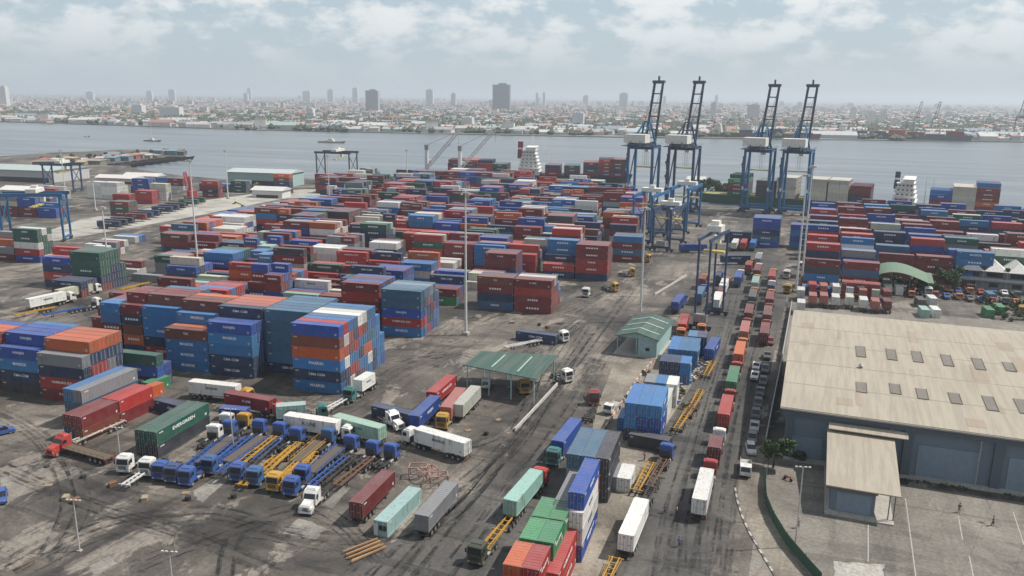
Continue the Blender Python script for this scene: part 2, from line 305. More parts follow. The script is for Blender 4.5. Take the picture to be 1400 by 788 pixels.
# ------------------------------------------------------------ container meshes
CW, CH = 2.44, 2.72
IDP = mat((.50, .50, .48), .6, 0, .45)
def container_body(L, hh):
    b = MB(); a, w = L/2, CW/2; zb, zt = .16, hh-.10; d = .045
    def wall(p0, p1, nrm):                              # corrugated panel between two ground points
        Lw = math.hypot(p1[0]-p0[0], p1[1]-p0[1]); n = max(4, int(Lw/.29)); ux, uy = (p1[0]-p0[0])/Lw, (p1[1]-p0[1])/Lw; st = Lw/n; vs = []
        for i in range(n):
            for t, k in ((0, 0), (.32, 0), (.5, 1), (.82, 1)):
                s = (i+t)*st; vs.append((p0[0]+ux*s-nrm[0]*d*k, p0[1]+uy*s-nrm[1]*d*k))
        vs.append((p1[0], p1[1])); m = len(vs)
        b.add([(x, y, zb) for x, y in vs] + [(x, y, zt) for x, y in vs], [(i, i+1, i+1+m, i+m) for i in range(m-1)])
    wall((-a+.12, -w+.01), (a-.12, -w+.01), (0, -1)); wall((a-.12, w-.01), (-a+.12, w-.01), (0, 1)); wall((-a+.01, w-.12), (-a+.01, -w+.12), (-1, 0))
    b.add([(-a+.05, -w+.05, hh-.03), (a-.05, -w+.05, hh-.03), (a-.05, w-.05, hh-.03), (-a+.05, w-.05, hh-.03)], [(0, 1, 2, 3)])
    nr = int(L/.62)
    for i in range(nr): b.box((-a+.35+(L-.7)*i/(nr-1), 0, hh-.035), (.22, CW-.34, .03))
    for sx in (-1, 1):
        for sy in (-1, 1):
            b.box((sx*(a-.07), sy*(w-.07), 0), (.14, .14, hh))
        b.box((sx*(a-.07), 0, hh-.14), (.137, CW-.28, .137)); b.box((sx*(a-.07), 0, .01), (.137, CW-.28, .15))
    for sy in (-1, 1):
        b.box((0, sy*(w-.05), hh-.115), (L-.28, .098, .11)); b.box((0, sy*(w-.05), .012), (L-.28, .098, .155))
    b.mi = 1
    for sx in (-1, 1):
        for sy in (-1, 1):
            for z in (0, hh-.125): b.box((sx*(a-.085), sy*(w-.08), z-.003), (.185, .175, .13))
    b.mi = 2
    for sy in (-1, 1): b.box((sy*(a-1.0), sy*(w+.004), hh-.62), (.9, .02, .26)); b.box((-sy*(a-.9), sy*(w+.004), .5), (.45, .02, .5))
    return b.mesh('container_body', [PAINT, STEEL, IDP])
def door_mesh(hh):
    b = MB(); w = 1.08
    b.box((0, 0, .18), (.06, w, hh-.34)); 
    for k in range(3): b.box((.035, 0, .42+k*(hh-1.0)/2*.98), (.03, w-.12, .42))
    b.mi = 1
    for y in (-.3, .25): b.cyl((.085, y, .12), (.085, y, hh-.12), .032, n=6)
    b.box((.09, -.02, 1.0), (.03, .5, .09)); b.box((.05, .3, hh-.55), (.03, .34, .22))
    return b.mesh('container_door', [PAINT, STEEL])
def casting_mesh(): return MB().box((0, 0, 0), (.19, .17, .12)).mesh('corner_casting', [STEEL])
BODY = {40: container_body(12.19, CH), 20: container_body(6.06, CH)}; DOOR = door_mesh(CH)
LEN = {40: 12.19, 20: 6.06}
# lettering
def text_mesh(txt, size, m, bold=.012):
    cu = bpy.data.curves.new('lettering', 'FONT'); cu.body = txt; cu.size = size; cu.extrude = .012; cu.offset = bold; cu.align_x = 'CENTER'; cu.align_y = 'CENTER'; cu.resolution_u = 2
    o = bpy.data.objects.new('tmp', cu); COL.objects.link(o)
    dg = bpy.context.evaluated_depsgraph_get(); me = bpy.data.meshes.new_from_object(o.evaluated_get(dg)); bpy.data.objects.remove(o)
    me.transform(Matrix.Rotation(PI/2, 4, 'X')); me.materials.clear(); me.materials.append(m); me.name = 'lettering'
    return me
def two_sided(me):
    a = me.copy(); vs = [tuple(v.co) for v in me.vertices]; fs = [list(p.vertices) for p in me.polygons]; n = len(vs)
    o = bpy.data.meshes.new('lettering'); o.from_pydata([(x*.86, y-CW/2-.012, z*.8) for x, y, z in vs], [], fs); o.materials.append(me.materials[0]); return o
LOGO = {}
for k, (t, s, mm_) in {'l': ('MAERSK', 1.25, LETTER), 'n': ('CMA CGM', 1.05, LETTER), 'G': ('EVERGREEN', 1.15, LETTER), 'r': ('HANJIN', 1.1, LETTER), 'R': ('HAMBURG SÜD', .95, LETTER),
                       'b': ('TEX', .9, LETTER), 'm': ('K LINE', .9, LETTER), 'w': ('MAERSK', 1.0, LETTERD), 'e': ('CHINA SHIPPING', .85, LETTER), 't': ('WAN HAI', .95, LETTERD), 'o': ('HAPAG-LLOYD', .8, LETTER), 'K': ('K LINE', 1.3, LETTERD)}.items():
    LOGO[k] = two_sided(text_mesh(t, s, mm_))
PAL = {'l': ((.018, .150, .36), 'light blue'), 'n': ((.007, .030, .085), 'navy blue'), 'r': ((.008, .062, .29), 'royal blue'), 'o': ((.46, .095, .022), 'orange'), 'b': ((.15, .042, .025), 'rust brown'),
       'm': ((.155, .016, .019), 'maroon'), 'R': ((.36, .026, .022), 'red'), 'w': ((.66, .65, .61), 'white'), 'g': ((.20, .21, .22), 'grey'), 'G': ((.006, .078, .052), 'dark green'), 'e': ((.035, .22, .085), 'bright green'),
       't': ((.27, .42, .37), 'pale teal'), 'k': ((.028, .034, .045), 'charcoal'), 'c': ((.50, .47, .38), 'cream'), 'p': ((.38, .11, .085), 'faded pink'), 's': ((.035, .120, .215), 'slate blue'), 'd': ((.07, .07, .065), 'dark grey')}
def jit(c):
    k = R.uniform(.82, 1.18); w = .07 if max(c)-min(c) > .08 else .015
    return tuple(min(.80, max(.008, x*k*R.uniform(1-w, 1+w))) for x in c)
PARTS_CACHE = {}
def add_container(x, y, z, ang, L, ck, label, group=None, logo=True, near=True, cat='container'):
    c = jit(PAL[ck][0]); e = empty('shipping_container', (x, y, z), ang, label, cat, group)
    child(e, 'container_body', BODY[L], c)
    for s in (-1, 1): child(e, 'container_door', DOOR, c, (LEN[L]/2-.05, s*.555, 0))
    if logo and ck.replace('W', 'w') in LOGO:
        for rr in (0, PI):
            lo = child(e, 'lettering', LOGO[ck if not logo == 'K' else 'K'], None, (0, 0, CH*.60), rr)
            if L == 20: lo.scale = (.62, 1, .7)
    return e

# ------------------------------------------------------------ yard blocks
TH = CH+.02
FR = {'L': math.radians(6), 'Rt': 0.0, 'N': math.radians(5.5)}
def XY(fr, u, v): a = FR[fr]; return (u*math.cos(a)-v*math.sin(a), u*math.sin(a)+v*math.cos(a))
def UV(fr, p): a = FR[fr]; return (p.x*math.cos(a)+p.y*math.sin(a), -p.x*math.sin(a)+p.y*math.cos(a))
BOXES = []      # dict per container
ZONES = []      # occupied (frame-independent) world rectangles by centre
ORD = ['bottom', 'second', 'third', 'fourth', 'fifth', 'sixth', 'seventh', 'eighth']
NTH = ['front', 'second', 'third', 'fourth', 'fifth', 'sixth', 'seventh', 'eighth', 'ninth', 'tenth']
def pickc(pal): return R.choice(pal)
def block(fr, u, v, cols, name, pal='mmmRRnnrrllbboGGgwkkn', L=40, ori=0, z0=0.0):
    """cols: one string per column going back (bottom to top); ? = mixed"""
    hs = [len(c) for c in cols]
    for j, c in enumerate(cols):
        for t, ch in enumerate(c):
            hid = False
            if ch == '?': ch = pickc(pal)
            if ch == ' ': continue
            if ori == 0: cu, cv = u+LEN[L]/2, v+1.22+j*2.52
            else: cu, cv = u+1.22+j*2.52, v+LEN[L]/2
            x, y = XY(fr, cu, cv)
            BOXES.append(dict(x=x, y=y, z=z0+t*TH, a=FR[fr]+(0 if ori == 0 else PI/2), L=L, c=ch, t=t, j=j, top=(t == len(c)-1), front=(j == 0 or hs[j-1] <= t), name=name, n=len(c), hid=hid, key=(round(u, 1), round(v, 1))))
    if ori == 0: ZONES.append((fr, u-1, v-1, u+LEN[L]+1, v+len(cols)*2.52+1))
    else: ZONES.append((fr, u-1, v-1, u+len(cols)*2.52+1, v+LEN[L]+1))
def Q(n, h, top='?', lo='?'): return [lo*(h-1)+top]*n
# the tall near blocks, left of centre
block('L', -94.8, 160.7, ['lnlobr', '??????'[:5]+'R', '?????l', '?????s', '?????w', '?????w', '?????s', '?????l', '??l??', '?l?'], 'the six-high stack nearest the lane', 'RRollsrnwbl')
block('L', -107.4, 170.0, ['nsssss', 'nssss?'[:5]+'s', '?????s', '?????s', '?????s', '?????s', '????s'], 'the slate blue six-high stack', 'ssnlr')
block('L', -120.0, 164.5, ['nnllr', 'nllrr', '?????n', '?????p', '?????p', '?????o', '?????p', '????m'], 'the bright blue stack with pink roofs', 'llrrnm')
block('L', -132.6, 164.8, ['lllb', 'lnno', 'nlln?', '?????o'[:5]+'b', '?????b', '?????o', '????R', '????l'], 'the light blue stack under brown ones', 'lnbbom')
block('L', -145.2, 172.5, ['Rnlllb'[:5], 'Rnrlbb', '????bm', '????bm', '????bs', '????l', '????s'], 'the brown and blue stack', 'bmlnR')
block('L', -151.6, 172.5, ['nobnm', 'nRonmm'[:6], '?????m', '?????m', '????s'], 'the narrow maroon-topped stack', 'nmbR', L=20)
block('L', -158.2, 172.5, ['nnmll'[:5], 'nnmll', '????m', '????m', '???m'], 'the narrow blue stack at the row end', 'nlmr', L=20)
block('L', -172, 184, ['?m', '??m', '??m', '???m'], 'the maroon stack at the far row end', 'mmRn')
# left front blocks
block('N', -173, 139.6, ['?nRmm', '?mRoo', '????o', '????r'], 'the left edge stack', 'mRnb')
block('N', -160.4, 139.6, ['knlr', 'nnllr', '????r', '????r', '????l'], 'the left blue-roofed stack', 'nllrk')
block('N', -147.8, 138.4, ['mRng', 'nmRno', '??Rno', '???no', '???no'], 'the orange-roofed stack', 'nRmg')
block('N', -138.9, 151.0, ['nrG', 'nr'], 'the low stack under the dark green box', 'nr')
block('N', -185.6, 143, ['??g', '??k', '??p'], 'the grey stack at the left edge', 'gkmn')
# middle explicit stacks
block('L', -93.3, 208.5, ['lRrss', 'lRrns', '????s', '????g', '????s', '???s'], 'the navy stack right of the slate one', 'lRrnsm')
block('L', -108.2, 213.0, ['RmmRm', 'mmRmr', '???mn', '????m', '????r'], 'the maroon stack behind the slate one', 'mmRn')
block('L', -95.3, 246.0, ['em', '?m', '??', '??n'], 'the green and maroon pair', 'mRnr')
block('L', -75.6, 245.0, ['snmb', '???m', '????', '???'], 'the stack right of the tall mast', 'mnsb')
block('L', -62.9, 244.5, ['mmRm', 'mRmm', '???w', '???g', '??l', '?l'], 'the square maroon stack', 'mmRl')
block('L', -52.4, 297.0, ['nRRmm', 'nRRmm', 'mRRRm', '????m', '???m'], 'the tall maroon stack by the lane', 'mR')
block('L', -65.2, 297.0, ['nR', '?R', '??n', '?lrll'[:5], 'nrrll'], 'the blue stack behind red boxes', 'rrln')
block('L', -43.6, 337.0, ['msmls'[:4], '?nsn', '???s', '????'], 'the slate and maroon stack by the lane', 'smnl')
block('L', -152.2, 275.0, ['swww', 'nwww', '?www', '?ww', '?w'], 'the white stack', 'wwg')
block('L', -141.5, 305.5, ['nnw', '?nw', '??g', '??m'], 'the navy pair under a white box', 'nms')
block('L', -110.3, 287.0, ['rw', 'nw', '?g', '?w'], 'the low white-topped stack', 'nwm')
block('L', -151.4, 318.2, ['mmnnG', '??nnG', '????t', '???t'], 'the green-topped stack', 'nGm')
block('L', -160.3, 417, ['rrr', 'nrr', '??r'], 'the far royal blue stack', 'rn')
block('L', -49.8, 425, ['cmmm', 'mmmm', '?mmm', '??m'], 'the far maroon wall', 'm')
block('L', -232.5, 229, ['nRnr', 'mrno', '????R'], 'the far left orange-topped stack', 'rnm')
block('L', -219.8, 228.5, ['mnGGG', 'mnGGG', '???GG', '????G', '??G'], 'the dark green tower at left', 'Gn')
block('L', -219.8, 219, ['mn', 'mn', '?n'], 'the low navy pair at left', 'mn')
block('L', -183.9, 253.5, ['nnrl', 'nnrl', '???l', '????', '???G', '??e'], 'the blue-topped stack with a mast', 'rlnG')
block('L', -196.7, 262, ['mmm', '??m', '??p', '??c'], 'the low maroon stack behind', 'mR')
block('L', -206.2, 254.5, ['ggG', 'wwg', '??p', '??G'], 'the grey pair under a green box', 'gwGp')
# blue gantry-side stacks right of the lane
block('Rt', -26.3, 392, ['rsnrr', 'rnnrr', 'nnrrs', '???rr', '???ss'], 'the tall blue stack behind the lane', 'nrs')
block('Rt', -9.5, 396, ['lrlr', 'lrrr', '??rr'], 'the light blue stack by the crane mast', 'rl')
block('Rt', -39.5, 398, ['nnm'[:2], 'ns'], 'the low navy stack behind the lane', 'ns')
def overlaps(fr, u0, v0, u1, v1):
    for z in ZONES:
        if z[0] != fr: 
            if {z[0], fr} != {'L', 'N'}: continue
        if u0 < z[3] and u1 > z[1] and v0 < z[4] and v1 > z[2]: return True
    return False
MIX = 'mmmmmmmRRRRnnnnrrrllsbooGGtgwwck'
def lerpy(pts, x):
    for (x0, y0), (x1, y1) in zip(pts, pts[1:]):
        if x0 <= x <= x1: return y0+(y1-y0)*(x-x0)/(x1-x0)
def on_pale(fr, u, v, h):
    for du in (0, 12.2):
        x, y = XY(fr, u+du, v); a = lookat_px((x, y, h*TH)); c = lookat_px((x, y, 0)); lo = lerpy([(60, 332), (120, 322), (245, 300), (385, 272), (430, 266)], a[0]); hi = lerpy([(60, 318), (110, 300), (240, 279), (372, 262), (430, 258)], c[0])
        if lo and hi and a[1] < lo and c[1] > hi: return True
    return False
def strip(fr, v, u0, u1, nc, hm, name, pal=MIX, skip=.04):
    u = u0; k = 0
    while u+12.2 <= u1:
        k += 1; L = 40 if R.random() < .8 else 20; h0 = max(1, min(5, int(round(R.gauss(hm+(.4 if v > 235 else 0), .95)))))
        dom = pickc(pal); sub = pickc(pal)
        if R.random() > skip and not overlaps(fr, u, v, u+12.2, v+nc*2.52):
            cols = []
            for j in range(nc):
                h = max(0, min(5, h0 + R.choice((0, 0, 0, 0, 0, -1, 1, -1))))
                while h > 0 and on_pale(fr, u, v, h): h -= 1
                cols.append(''.join(dom if R.random() < .4 else (sub if R.random() < .45 else pickc(pal)) for _ in range(h)))
            zz = len(ZONES)
            block(fr, u, v, cols, name, L=L)
            if L == 20: block(fr, u+6.15, v, cols[::-1], name, L=20)
            del ZONES[zz:]
        u += 12.75 if R.random() < .93 else 17
for v, u0, u1, hm, nc in [(196, -182, -132, 1.4, 3), (213, -185, -122, 1.8, 4), (226, -178, -96, 2.5, 4), (240, -190, -98, 2.6, 4), (256, -182, -66, 2.7, 4), (270, -215, -66, 2.6, 4), (284, -225, -66, 2.8, 4), (299, -238, -66, 2.9, 4), (314, -250, -46, 3.0, 5), (331, -256, -46, 3.3, 5), (348, -260, -33, 3.5, 6), (368, -262, -33, 3.5, 6),
                      (388, -264, -33, 3.5, 6), (408, -268, -36, 3.5, 6), (428, -268, -52, 3.6, 6), (449, -272, -33, 3.5, 6), (471, -272, -36, 3.4, 6), (493, -276, -48, 3.6, 6), (515, -278, -52, 3.5, 6), (538, -282, -64, 3.7, 6), (561, -268, -68, 3.8, 6), (584, -215, -84, 3.9, 6)]:
    strip('L', v, u0, u1, nc, hm, 'block row at %d metres' % v)
for v, u0, u1 in [(252, -250, -196), (243, -235, -196), (286, -262, -232)]: strip('L', v, u0, u1, 2, 1.2, 'block row low white', 'wwtwcgm', .1)
for v, u0, u1, hm in [(300, -420, -345, 2.0), (330, -440, -350, 2.2), (362, -430, -348, 2.0), (395, -440, -352, 2.4), (428, -450, -335, 2.3), (470, -420, -330, 2.2), (500, -400, -318, 1.6), (235, -330, -262, 1.8), (262, -330, -255, 2.0), (285, -300, -240, 1.4), (312, -300, -262, 1.3), (210, -320, -250, 2.0)]:
    strip('L', v, u0, u1, 3, hm, 'left block', skip=.35)
block('L', -372, 445, ['mbrrr', '??rrr', '???r'], 'blue stack on the far left', 'rb'); block('L', -359, 445, ['wwcc', 'cwcc'], 'cream stack on the far left', 'cw')
block('L', -392, 440, ['wwww', 'wwww', 'cwww', 'www'], 'white stack on the far left', 'wc'); block('L', -404, 441, ['wwww', 'wwww'], 'white stack on the far left', 'wc')
block('L', -334, 380, ['mGm', 'mmG', '??G'], 'small green stack by the pale road', 'mG')
block('L', -338, 470, ['mnmR', 'mRmk'], 'far left maroon stack', 'm'); block('L', -305, 505, ['mnnbo', '??nbo'], 'far left orange stack', 'n'); block('L', -292, 540, ['GeRm', 'GemR'], 'far left green stack', 'G')
for k in range(10):
    u = -1.5+k*13.2; v = 300.0 if k < 2 else (334.0 if k < 5 else 346.0); first = True
    while v < 500 and (v < 440 or u < 110):
        h = R.choice((4, 4, 5, 5)); h = 1 if (first and k == 0) else (2 if first and k == 1 else h); dom = pickc('mmmmnnrrsklRR')
        hb = max(1, h+R.choice((0, 0, -1)))
        cols = [''.join(dom if R.random() < .55 else pickc('mmmmnnrrllsgGRRwcb') for _ in range(q)) for q in (h, hb)]
        if k == 3 and first: cols = ['mmmm', 'mmmm']
        if k == 4 and first: cols = ['mlrll', 'mlrln']
        if k == 5 and first: cols = ['kGGGw', 'kGGGm']
        block('Rt', u, v, cols, 'right yard row'); v += 5+R.choice((6, 9, 14, 20)) if not (first and k < 2) else 11; first = False
# central strip between the lanes: boxes lying along the lane
CEN = []
def yb(px, py, zroof, cols, name, L=40, back=1, pal='lnrgs', ang=None):
    """near right roof corner at a photo pixel; columns listed from right to left"""
    p = G(px, py, zroof); a = math.radians(94 if ang is None else ang)
    dx, dy = math.cos(a), math.sin(a); rx, ry = dy, -dx
    for k in range(back):
        for j, c in enumerate(cols):
            for t, ch in enumerate(c):
                if ch == '?': ch = pickc(pal)
                if ch == ' ': continue
                s = k*(LEN[L]+.35)+LEN[L]/2; cx = p.x+dx*s-rx*(1.22+j*2.5); cy = p.y+dy*s-ry*(1.22+j*2.5)
                BOXES.append(dict(x=cx, y=cy, z=t*TH, a=a+PI, L=L, c=ch, t=t, j=j, top=(t == len(c)-1), front=True, name=name, n=len(c), hid=False, key=(px, py, k), yy=1))
yb(737, 781, 8.1, ['RRR', 'RRo', ], 'the red stack at the bottom edge', L=20)
yb(698, 840, 8.1, ['RRr', 'RRs'], 'the blue and teal stack cut by the frame', L=20)
yb(757, 744, 8.1, ['RRe', 'RRe'], 'the green-roofed stack', L=20, back=2)
yb(763, 786, 5.4, ['RR', ], 'the red wall beside the green roofs', L=40)
yb(799, 676, 10.9, ['RcRr', 'ggg'], 'the blue-over-red stack', back=1)
yb(797, 703, 8.1, ['rww'], 'the white-over-blue side stack', back=1)
yb(833, 629, 8.1, ['kkk', 'kgs', 'ggs'], 'the charcoal stack with grey roofs', back=1, ang=94)
yb(905, 557, 8.1, ['rrl', 'nrl', 'nll'], 'the blue-roofed stack beside the white wall', back=1)
yb(944, 498, 5.4, ['ll', 'nn', 'nn'], 'the navy stack north of the blue roofs', L=20, back=1)
yb(954, 481, 5.4, ['ll', 'll', 'rl'], 'the light blue stack by the green shed', L=40, back=1)
yb(893, 577, 2.8, ['l', 'n', 'l'], 'the low blue row before the blue roofs', L=20, back=1)
yb(926, 527, 5.4, ['ww', 'll', 'sg'], 'the mixed stack between blue roofs and navy', L=20, back=1)
yb(966, 462, 5.4, ['rn', 'nl'], 'the blue pair beyond the green shed', L=20, back=1)
yb(862, 655, 2.8, ['w', 'g'], 'the low pale pair beside the charcoal stack', L=20, back=1)

# ------------------------------------------------------------ turn the list into objects
for bx in BOXES:
    cpx = lookat_px((bx['x'], bx['y'], bx['z']+1.3)); bx['px'] = cpx
    vis = 0 if (bx['hid'] and not bx['front']) else (1.0 if bx['front'] else .28) + (.5 if bx['top'] else 0)
    inside = -40 < cpx[0] < 1440 and 150 < cpx[1] < 830
    bx['s'] = (vis*(bx['L']/40)/(cpx[2]**2)) if inside and cpx[2] > 1 else 0
BOXES = [b for b in BOXES if not b['hid']]
BOXES.sort(key=lambda b: -b['s'])
NEAR = BOXES[:232]; REST = BOXES[232:]
seen = {}
def px_side(x): return 'left' if x < 330 else ('left-middle' if x < 560 else ('middle' if x < 800 else 'right'))
for b_i in NEAR:
    nm = b_i['name']; tn = 'top' if b_i['top'] and b_i['n'] > 1 else ORD[b_i['t']]
    if b_i['n'] == 1: tn = 'single'
    if nm.startswith('block row') or nm.startswith('left block') or nm.startswith('right yard'):
        x, y, _ = b_i['px']; nm = 'stack %s of the %s' % (('left', 'right')[int((x//60) % 2)], {0: 'tall mast', 1: 'white boxes', 2: 'navy stack'}[int(y) % 3]); nm = None
    cn = PAL[b_i['c']][1]
    if nm: 
        if b_i.get('yy'): lab = '%s container, %s tier, %s column, in %s' % (cn, tn, ['right', 'middle', 'left'][b_i['j']] if b_i['j'] < 3 else 'far', nm)
        else: lab = '%s container, %s tier, %s row, in %s' % (cn, tn, NTH[b_i['j']], nm)
    else:
        lab = '%s container, %s tier, %s row of a yard block' % (cn, tn, NTH[b_i['j']])
    b_i['lab'] = lab; seen.setdefault(lab, []).append(b_i)
for lab, bs in seen.items():
    if len(bs) > 1:
        bs.sort(key=lambda b: b['px'][0]); w = ['leftmost', 'second from left', 'third from left', 'fourth from left', 'fifth from left', 'sixth from left', 'seventh from left', 'eighth from left']
        for i, b in enumerate(bs):
            b['lab'] = lab.replace(' in the ', ', in the ') if False else ' '.join((lab.replace(' of a yard block', ' of yard blocks') + ', ' + (w[i] if i < len(bs)-1 and i < 8 else 'rightmost')).split()[:16])
for b in NEAR:
    add_container(b['x'], b['y'], b['z'], b['a'], b['L'], b['c'], b['lab'], 'containers stacked in the yard', logo=R.random() < .8)
mb = MB(); wc = (.75, .75, .73)
def stuff_box(mb, b, logos=True):
    L = LEN[b['L']]; c = jit(PAL[b['c']][0]); mb.col = c; rz = b['a']
    mb.box((b['x'], b['y'], b['z']+.02), (L, CW, CH-.04), rz)
    if b['s'] <= 0 or b['px'][2] > 480: 
        pass
    cs, sn = math.cos(rz), math.sin(rz)
    # frame shadows: shade put into the colour of the two door leaves
    ck = b['c']
    if logos and ck not in 'cwgtpk' and R.random() < .75 and b['front']:
        mb.col = wc; w = R.uniform(.9, 1.7)
        for q in range(5):
            ox = (q-2)*w*.62; oy = -CW/2-.02
            mb.box((b['x']+ox*cs-oy*sn, b['y']+ox*sn+oy*cs, b['z']+1.25), (w*.42, .03, .55), rz)
    if 0 < b['px'][2] < 340:
        mb.col = (.42, .42, .41)
        for qx in (-1, 1):
            for qz in (.02, CH-.16):
                ox, oy = qx*(L/2-.1), -CW/2-.01; mb.box((b['x']+ox*cs-oy*sn, b['y']+ox*sn+oy*cs, b['z']+qz), (.22, .06, .15), rz)
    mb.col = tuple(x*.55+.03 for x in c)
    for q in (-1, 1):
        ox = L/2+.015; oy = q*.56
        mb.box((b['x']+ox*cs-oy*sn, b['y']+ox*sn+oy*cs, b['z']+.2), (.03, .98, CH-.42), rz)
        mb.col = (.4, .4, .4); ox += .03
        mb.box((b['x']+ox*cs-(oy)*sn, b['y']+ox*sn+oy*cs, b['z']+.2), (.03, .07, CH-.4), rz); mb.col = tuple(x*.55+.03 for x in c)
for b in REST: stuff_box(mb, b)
# containers stacked on the moored ships
def ship_stack(p, ang, L, cols, tiers, z0, pal):
    for j in range(cols):
        for t in range(tiers[j % len(tiers)]):
            b = dict(x=p[0]-math.sin(ang)*(j*2.5), y=p[1]+math.cos(ang)*(j*2.5), z=z0+t*TH, a=ang, L=40, c=pal[t % len(pal)] if R.random() < .75 else pickc(pal), front=(j == 0), s=0, px=(0, 0, 600)); stuff_box(mb, b)
SHIPQ = []
exec_ship = []

# ------------------------------------------------------------ vehicles
VP, n, b = newmat('vehicle_paint'); s_ = N(n, 'ShaderNodeObjectInfo').outputs['Color']
d_ = ramp(n, [(.38, 0.05), (.70, .60)], noise(n, 1.1, 7, .7)); n.links.new(mixc(n, d_.outputs[0], s_, (.13, .11, .09)), b.inputs['Base Color']); b.inputs['Roughness'].default_value = .42
def wheel_meshes(r=.52, w=.30):
    t = MB().cyl((0, -w/2, 0), (0, w/2, 0), r, n=16).mesh('tyre', [TYRE], smooth=False)
    q = MB().cyl((0, -w/2-.02, 0), (0, w/2+.02, 0), r*.55, n=12).mesh('rim', [STEEL]); return t, q
WT = wheel_meshes(); WC = wheel_meshes(.33, .22)
def mk(fn, mats): b = MB(); fn(b); return b.mesh('part', mats)
PR = {}
def proto(kind):
    """list of (name, mesh, painted, loc, subparts)"""
    if kind in PR: return PR[kind]
    P = []
    def add(name, fn, mats, painted=False, loc=(0, 0, 0), subs=()):
        me = mk(fn, mats); me.name = name; P.append((name, me, painted, loc, subs))
    def wheels(xs, ys, W_=WT, r=.52):
        for x in xs:
            for y in ys: P.append(('wheel', W_[0], False, (x, y, r), (('rim', W_[1]),)))
    if kind == 'cabover':                 # front at +x, length ~6.2
        add('cab', lambda b: (b.prism([(1.0, 1.0), (3.05, 1.0), (3.1, 2.0), (2.85, 3.15), (2.5, 3.35), (1.0, 3.35)], -1.22, 1.22), b.box((1.7, 0, 3.34), (1.4, 1.9, .22), top=(.8, .9)), b.box((2.9, 0, .62), (.35, 2.46, .42))), [VP], True)
        add('windscreen', lambda b: b.add([(3.115, -1.08, 2.05), (3.115, 1.08, 2.05), (2.90, 1.02, 3.0), (2.90, -1.02, 3.0)], [(0, 1, 2, 3)]), [GLASS])
        for s in (-1, 1): add('side_window', lambda b: b.box((2.2, s*1.225, 2.1), (.9, .02, .75)), [GLASS])
        add('grille', lambda b: [b.box((3.09, 0, 1.15+.16*i), (.05, 1.5, .08)) for i in range(5)], [BLACK])
        for s in (-1, 1):
            add('headlight', lambda b: b.box((3.09, s*.92, .74), (.06, .34, .2)), [LAMP]); add('mirror', lambda b: (b.box((2.95, s*1.42, 2.1), (.12, .22, .7)), b.bar((2.8, s*1.2, 2.8), (2.95, s*1.42, 2.6), .05)), [BLACK])
        add('chassis_frame', lambda b: ([b.box((-.6, s*.42, .72), (6.3, .12, .28)) for s in (-1, 1)], [b.box((x, 0, .74), (.12, .8, .2)) for x in (-3.5, -2.2, -.6, .6)], b.box((.75, 0, 1.0), (.35, 2.0, 1.2))), [BLACK])
        add('fifth_wheel', lambda b: b.box((-1.9, 0, 1.0), (1.1, .95, .16), top=(.7, .9)), [BLACK])
        for s in (-1, 1): add('fuel_tank', lambda b: b.cyl((-.6, s*.92, .78), (.6, s*.92, .78), .3, n=10), [STEEL])
        for s in (-1, 1): add('mudguard', lambda b: b.box((-1.9, s*.98, 1.08), (2.5, .42, .05)), [BLACK])
        wheels((2.2, -1.3, -2.6), (-1.02, 1.02))
    elif kind == 'bonneted':
        add('cab', lambda b: (b.prism([(-.6, 1.0), (1.6, 1.0), (1.65, 2.1), (1.25, 2.95), (.9, 3.3), (-.6, 3.45)], -1.15, 1.15), b.box((.2, 0, 3.38), (1.2, 1.7, .3), top=(.6, .8))), [VP], True)
        add('bonnet', lambda b: (b.prism([(1.6, .95), (3.45, .95), (3.5, 1.55), (3.3, 1.85), (1.66, 2.12)], -.82, .82), [b.prism([(2.2, .95), (2.3, 1.35), (2.6, 1.5), (3.1, 1.5), (3.4, 1.25), (3.5, .7), (3.3, .7)], s*.78, s*1.18) for s in (-1, 1)], b.box((3.42, 0, .48), (.3, 2.4, .34))), [VP], True)
        add('windscreen', lambda b: b.add([(1.67, -1.0, 2.13), (1.67, 1.0, 2.13), (1.29, .95, 2.92), (1.29, -.95, 2.92)], [(0, 1, 2, 3)]), [GLASS])
        for s in (-1, 1): add('side_window', lambda b: b.box((.9, s*1.155, 2.05), (.85, .02, .7)), [GLASS])
        add('grille', lambda b: [b.box((3.49, 0, .95+.11*i), (.04, .95, .05)) for i in range(6)], [BLACK])
        for s in (-1, 1):
            add('headlight', lambda b: b.box((3.47, s*.95, .95), (.08, .3, .24)), [LAMP]); add('exhaust_stack', lambda b: b.cyl((-.75, s*.95, 1.1), (-.75, s*.95, 3.7), .09, n=8), [STEEL]); add('mirror', lambda b: b.box((1.45, s*1.38, 2.1), (.1, .2, .6)), [BLACK])
        add('chassis_frame', lambda b: ([b.box((-1.1, s*.42, .72), (6.8, .12, .28)) for s in (-1, 1)], [b.box((x, 0, .74), (.12, .8, .2)) for x in (-4.3, -2.8, -1, .6)]), [BLACK])
        add('fifth_wheel', lambda b: b.box((-2.8, 0, 1.0), (1.1, .95, .16), top=(.7, .9)), [BLACK])
        for s in (-1, 1): add('fuel_tank', lambda b: b.cyl((-1.6, s*.92, .78), (-.3, s*.92, .78), .32, n=10), [STEEL])
        for s in (-1, 1): add('mudguard', lambda b: b.box((-2.8, s*.98, 1.08), (2.5, .42, .05)), [BLACK])
        wheels((2.75, -2.2, -3.5), (-1.02, 1.02))
    elif kind in ('trailer', 'flatbed', 'trailer20'):
        L = 12.2 if kind != 'trailer20' else 8.6; a = L/2
